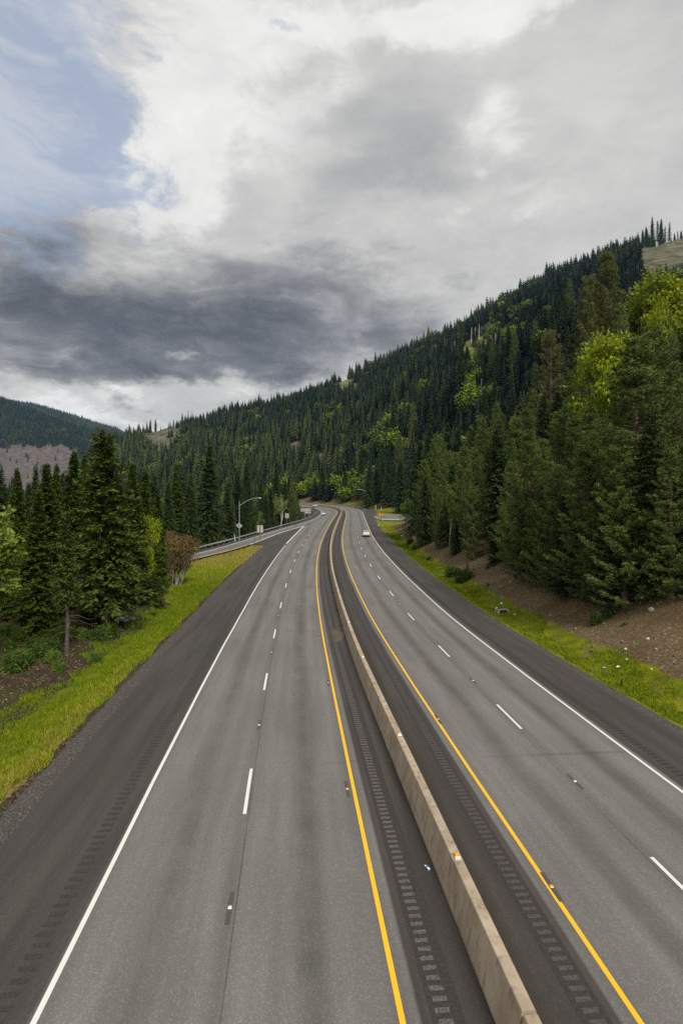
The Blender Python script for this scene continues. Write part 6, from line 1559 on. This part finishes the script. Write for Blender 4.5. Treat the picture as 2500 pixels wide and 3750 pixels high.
# weeds at the barrier foot
def weed(x, y, z, h, n, label, col, spread=.7, name='weed', flat=.4):
    m, nt2, bs2 = material('weed_stems'); nt2.set(bs2.inputs['Base Color'], nt2.mix(nt2.noise(nt2.pos(), 20.0), tuple(c * .7 for c in col), col)); bs2.inputs['Roughness'].default_value = .9
    r = np.random.default_rng(int(abs(x * 91 + y * 13))); d = unit(r.normal(size=(n, 3)) * np.array([spread, spread, .3]) + np.array([0, 0, flat])); b = r.normal(size=(n, 3)) * np.array([.06, .06, 0])
    L = (h * r.uniform(.4, 1, n))[:, None]; s = unit(np.cross(d, rvec(r, n))) * .008
    mid = b + d * L * .6; tip = b + d * L + np.array([0, 0, -.15]) * L + r.normal(size=(n, 3)) * .03
    V = np.concatenate([np.stack([b - s, b + s, mid + s, mid - s], 1).reshape(-1, 3), np.stack([mid - s, mid + s, tip], 1).reshape(-1, 3)])
    me = mesh_np(name, V, tris=np.arange(n * 3).reshape(-1, 3) + n * 4, quads=np.arange(n * 4).reshape(-1, 4), mat=m)
    tag(obj(name, me, loc=(x, y, z)), label, 'weed')
def foot(yq, side): p, nn, z_ = at_s(sY(yq), O_BAR); return p[0] + nn[0] * side * .36, p[1] + nn[1] * side * .36, z_
for yq, sd, h, n, lab, col in [(9.2, 1, .42, 60, 'dry straw-coloured weed leaning out right of the barrier end', (.42, .29, .10)), (9.75, -1, .30, 50, 'dry tuft left of the barrier at the bottom edge', (.34, .20, .08)), (21.0, -1, .22, 40, 'small green tuft at the foot of the barrier, nearest green one', (.05, .08, .02)), (23.7, -1, .2, 40, 'small dark tuft at the barrier foot beyond the nearest green one', (.05, .07, .025)), (46, -1, .5, 60, 'green weed at the barrier foot beside the dirt patch', (.06, .12, .02)), (52, -1, .55, 60, 'green weed at the barrier foot, second beyond the dirt patch', (.06, .12, .02)), (57, -1, .55, 60, 'green weed at the barrier foot, third beyond the dirt patch', (.07, .12, .02)), (62, -1, .5, 60, 'green weed at the barrier foot, farthest of the row', (.06, .11, .02))]:
    X, Y, z = foot(yq, sd); weed(X, Y, z, h, n, lab, col, 1.0)
# dirt washed out beside the barrier
M_DIRT = simple('washed_dirt', (.07, .052, .038), .95, var=.5, scale=12)
V = []; 
for k in range(14):
    a = 6.283 * k / 14; rr = 1 + .35 * sin(3 * a + 1) + .2 * sin(5 * a); V.append((.42 * cos(a) * rr, 1.6 * sin(a) * rr, .004))
for yq, sx_, lab in ((42.5, 1.0, 'brown'), ):
    X, Y, z = foot(yq, -1); mb = MB(); mb.add([(v[0] * 1.1, v[1] * 1.2, v[2]) for v in V], [tuple(range(14))]); o = mb.build('dirt_patch', M_DIRT); o.location = (X - .45, Y, z + .008); o.rotation_euler = (math.atan2(float(zr(Y + 1) - zr(Y - 1)), 2), 0, .06); tag(o, kind='structure')
# a squashed bottle on the inner shoulder, scraps in the ditch
x_, y_, z_ = road_hit(1564, 3184); e = tag(empty('bottle', (x_, y_, zr(y_) + .035), .5), 'crushed blue and white plastic bottle lying left of the barrier', 'bottle')
mb = MB(); mb.tube([(0, -.09, 0), (0, -.08, 0), (0, 0, .005), (0, .06, 0), (0, .085, 0)], [.015, .034, .028, .034, .015], 8); mb.build('body', simple('pale_plastic', (.62, .72, .85), .3), e, smooth=True)
mb = MB(); mb.tube([(0, -.02, .004), (0, .03, .003)], [.0345, .0355], 8); mb.build('wrapper', simple('blue_wrapper', (.05, .16, .50), .4), e)
mb = MB(); mb.tube([(0, .085, 0), (0, .11, 0)], [.017, .017], 8); mb.build('cap', M_WHITEP, e)
for xp, yp, col, lab in ((1818, 2231, (.7, .7, .68), 'white paper scrap in the grass beside the concrete inlet'), (1884, 2255, (.45, .62, .66), 'pale blue scrap in the ditch right of the concrete inlet'), (2212, 2451, (.10, .28, .5), 'blue scrap in the right-hand grass'), (2262, 2449, (.6, .66, .6), 'pale scrap in the right-hand grass beside the stones')):
    X, Y, z = ground_hit(xp, yp); mb = MB(); mb.add([(-.12, -.06, 0), (.0, -.08, .05), (.13, -.03, .01), (.10, .07, .05), (-.02, .05, .10), (-.11, .06, .02)], [(0, 1, 4, 5), (1, 2, 3, 4)]); tag(mb.build('paper_scrap', simple('scrap', col, .7), loc=(X, Y, z + .06)), lab, 'litter')
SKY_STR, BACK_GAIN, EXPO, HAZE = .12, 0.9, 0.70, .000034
#          x    y    rx   ry  rot  weight   (1568-wide photo pixels)
SLAB = [(200, 770, 560, 140, 0, .85), (620, 800, 360, 105, 8, .70), (80, 620, 260, 90, 0, .45), (480, 600, 280, 90, -8, .45), (800, 660, 200, 80, 8, .40), (900, 760, 220, 110, 0, .35), (700, 560, 200, 80, 0, .22),
        (170, 930, 420, 42, 3, -.85), (470, 890, 100, 30, 0, -.35), (300, 600, 110, 50, 30, -.30)]
GREYS = [(820, 225, 200, 105, 10, .62), (910, 385, 210, 110, 20, .85), (1360, 210, 300, 170, 0, .30), (1112, 632, 80, 30, 5, .75), (560, 375, 110, 50, 10, .35), (650, 470, 180, 60, 0, .3), (1180, 330, 120, 90, 0, -.3)]
WHITES = [(330, 430, 190, 140, 35, .8), (450, 190, 130, 200, 0, .8), (720, 50, 230, 100, 0, .7), (1260, 0, 200, 80, 0, .8), (1000, 40, 170, 70, 0, .75), (640, 290, 170, 110, 10, .45), (1180, 470, 200, 110, 0, .3), (180, 935, 330, 40, 3, .55), (340, 950, 130, 26, 0, .45), (1130, 300, 130, 90, 0, .5), (950, 560, 160, 90, 0, .25)]
BLUES = [(60, 120, 360, 360, 0, .95), (30, 390, 180, 140, 0, .80), (625, 62, 110, 55, 0, .62)]
# ------------------------------------------------------------------ camera, sun, sky
cam = bpy.data.cameras.new('camera'); cam.sensor_fit = 'VERTICAL'; cam.sensor_height = 36.0
cam.lens = F / 3750 * 36.0; cam.clip_end = 20000; cam.clip_start = .1
co = bpy.data.objects.new('camera', cam); co.location = (0, 0, CH); co.rotation_euler = (radians(90), 0, 0); link(co); scene.camera = co
SUN_EL, SUN_AZ = 46.0, 152.0        # degrees; azimuth clockwise from straight ahead (+Y)
sun = bpy.data.lights.new('sun', 'SUN'); sun.energy = 3.0; sun.angle = radians(22); sun.color = (1, .95, .86)
so = bpy.data.objects.new('sun', sun); so.location = (60, 20, 120)
so.rotation_euler = (radians(90 - SUN_EL), 0, radians(180 - SUN_AZ)); link(so)

w = bpy.data.worlds.new('World'); scene.world = w; w.use_nodes = True
nt = NT(w.node_tree); bg = w.node_tree.nodes['Background']
sky = nt.node('ShaderNodeTexSky', sky_type='NISHITA', sun_disc=False)
sky.sun_elevation = radians(SUN_EL); sky.sun_rotation = radians(SUN_AZ); sky.altitude = 600; sky.air_density = 1.0; sky.dust_density = 1.5
D = nt.node('ShaderNodeTexCoord').outputs['Generated']
sx = nt.node('ShaderNodeSeparateXYZ'); nt.l.new(D, sx.inputs[0])
az = nt.math('ARCTAN2', sx.outputs[0], sx.outputs[1]); el = nt.math('ARCSINE', sx.outputs[2])
# cloud sheet seen in perspective: thins into long streaks towards the horizon
den = nt.add(nt.math('MAXIMUM', sx.outputs[2], 0.0), .40)
q = nt.node('ShaderNodeCombineXYZ', {'X': nt.math('DIVIDE', sx.outputs[0], den), 'Y': nt.math('DIVIDE', sx.outputs[1], den), 'Z': nt.mul(sx.outputs[2], 1.6)}).outputs[0]
w1 = nt.noise(q, 2.2, 5, .55, 0.0, col=True)
wv = nt.node('ShaderNodeVectorMath', operation='SCALE'); nt.l.new(nt.node('ShaderNodeVectorMath', {0: w1, 1: (.5, .5, .5)}, operation='SUBTRACT').outputs[0], wv.inputs[0]); wv.inputs['Scale'].default_value = .35
q2 = nt.node('ShaderNodeVectorMath', {0: q, 1: wv.outputs[0]}, operation='ADD').outputs[0]
fb = nt.noise(q2, 2.6, 12, .60); fb2 = nt.noise(q2, 8.5, 10, .62); soft = nt.noise(q, 1.3, 5, .5); fb3 = nt.noise(nt.scalev(q2, (1.0, 1.0, 3.0)), 4.6, 12, .62)
wob = nt.noise(q, 3.6, 9, .60, 0, col=True); ws = nt.node('ShaderNodeSeparateColor'); nt.l.new(wob, ws.inputs[0])
az2 = nt.add(az, nt.mul(nt.sub(ws.outputs[0], .5), .34)); el2 = nt.add(el, nt.mul(nt.sub(ws.outputs[1], .5), .24))
def AE(x, y):            # 1568-wide photo pixel -> bearing, elevation
    u = (x - 784) / 1268.4; v = (1176 - y) / 1268.4
    return atan2(u, 1), math.atan(v / sqrt(1 + u * u))
def blob(x, y, rx, ry, rot=0.0):
    a0, e0 = AE(x, y); ra = rx / 1268.4 * cos(a0) ** 2; re = ry / 1268.4 * cos(e0) ** 2
    da = nt.sub(az2, a0); de = nt.sub(el2, e0); c, s = cos(radians(rot)), sin(radians(rot))
    p = nt.math('DIVIDE', nt.add(nt.mul(da, c), nt.mul(de, s)), ra); r = nt.math('DIVIDE', nt.sub(nt.mul(de, c), nt.mul(da, s)), re)
    return nt.math('EXPONENT', nt.mul(nt.add(nt.mul(p, p), nt.mul(r, r)), -1.0))
def field(L):
    b = None
    for bl in L:
        t_ = nt.mul(blob(*bl[:5]), bl[5]); b = t_ if b is None else nt.add(b, t_)
    return b
n0 = nt.sub(fb, .5); n1 = nt.sub(fb2, .5); n3 = nt.sub(fb3, .5)
# high bright veil, with darker and whiter banks of cloud in front of it
veil = nt.ramp(nt.add(.5, nt.add(nt.mul(n0, 1.5), nt.mul(n1, .5))), [(.0, lin(174, 174, 173)), (.4, lin(201, 200, 197)), (.65, lin(217, 215, 211)), (1.0, lin(236, 234, 230))])
wm = nt.rng(nt.add(field(WHITES), nt.add(nt.mul(n0, 1.6), nt.mul(n1, .8))), .22, .75)
sky_c = nt.mix(wm, veil, nt.ramp(nt.add(.5, nt.add(nt.mul(n1, 1.2), n0)), [(.1, lin(219, 218, 217)), (.5, lin(237, 236, 233)), (.9, lin(250, 249, 246))]))
# clear patches at the upper left, milky blue with wisps
bm = nt.rng(nt.add(field(BLUES), nt.add(nt.mul(n0, -1.9), nt.mul(n1, -.9))), .36, .66)
skyc = nt.node('ShaderNodeVectorMath', operation='SCALE'); nt.l.new(sky.outputs[0], skyc.inputs[0]); skyc.inputs['Scale'].default_value = SKY_STR * 1.3
milky = nt.mix(.74, skyc.outputs[0], lin(168, 182, 206))
wisp = nt.rng(nt.add(fb3, nt.mul(n1, .8)), .40, .72)
milky = nt.mix(nt.mul(wisp, .62), milky, lin(212, 216, 224))
sky_c = nt.mix(nt.mul(bm, .82), sky_c, milky)
gm_ = nt.rng(nt.add(field(GREYS), nt.add(nt.mul(n0, 1.8), nt.mul(n1, .6))), .30, 1.0)
sky_c = nt.mix(nt.mul(gm_, .92), sky_c, nt.ramp(nt.add(.5, nt.add(n0, nt.mul(n1, .9))), [(.1, lin(138, 140, 143)), (.5, lin(163, 164, 165)), (.9, lin(190, 190, 189))]))
sm = nt.rng(nt.add(field(SLAB), nt.add(nt.mul(n3, 1.25), nt.mul(n1, .45))), .04, 1.10)
sky_c = nt.mix(sm, sky_c, nt.ramp(nt.add(.45, nt.add(nt.mul(n0, 1.5), nt.add(nt.mul(n3, .9), nt.mul(n1, .35)))), [(.1, lin(78, 80, 87)), (.38, lin(95, 97, 104)), (.58, lin(120, 121, 126)), (.80, lin(158, 158, 160)), (1.0, lin(186, 186, 186))]))
allc = sky_c
# unseen sky behind the camera boosted as added fill, dim ground below the horizon
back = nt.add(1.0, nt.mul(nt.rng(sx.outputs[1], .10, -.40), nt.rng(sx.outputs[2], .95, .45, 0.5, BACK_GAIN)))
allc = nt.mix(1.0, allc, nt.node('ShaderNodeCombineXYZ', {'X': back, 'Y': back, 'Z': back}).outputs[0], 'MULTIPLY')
allc = nt.mix(nt.rng(sx.outputs[2], -.02, -.12), allc, (.05, .055, .05))
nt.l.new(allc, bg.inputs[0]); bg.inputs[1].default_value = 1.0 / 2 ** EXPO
w.cycles.sampling_method = 'MANUAL'; w.cycles.sample_map_resolution = 512

vs = scene.view_settings; scene.display_settings.display_device = 'sRGB'
vs.view_transform = 'Standard'; vs.look = 'None'; vs.exposure = EXPO; vs.gamma = 1.0; vs.use_curve_mapping = False
scene.cycles.max_bounces = 6; scene.cycles.diffuse_bounces = 3; scene.cycles.glossy_bounces = 2; scene.cycles.transmission_bounces = 3; scene.cycles.transparent_max_bounces = 4
scene.cycles.use_denoising = False
# thin valley air: far slopes fade towards blue-grey
hz, nt, bs = material('valley_air'); hz.node_tree.nodes.remove(bs)
pv = nt.node('ShaderNodeVolumePrincipled'); pv.inputs['Color'].default_value = (.42, .66, 1.0, 1); pv.inputs['Density'].default_value = HAZE; pv.inputs['Anisotropy'].default_value = .2
nt.l.new(pv.outputs[0], hz.node_tree.nodes['Material Output'].inputs['Volume'])
if HAZE > 0:
    mb = MB(); mb.box((0, 3000, 420), (22000, 6800, 900)); tag(mb.build('haze', hz), 'thin blue-grey valley air', 'haze', kind='stuff')
scene.cycles.volume_bounces = 0; scene.cycles.volume_step_rate = 10; scene.cycles.volume_max_steps = 32
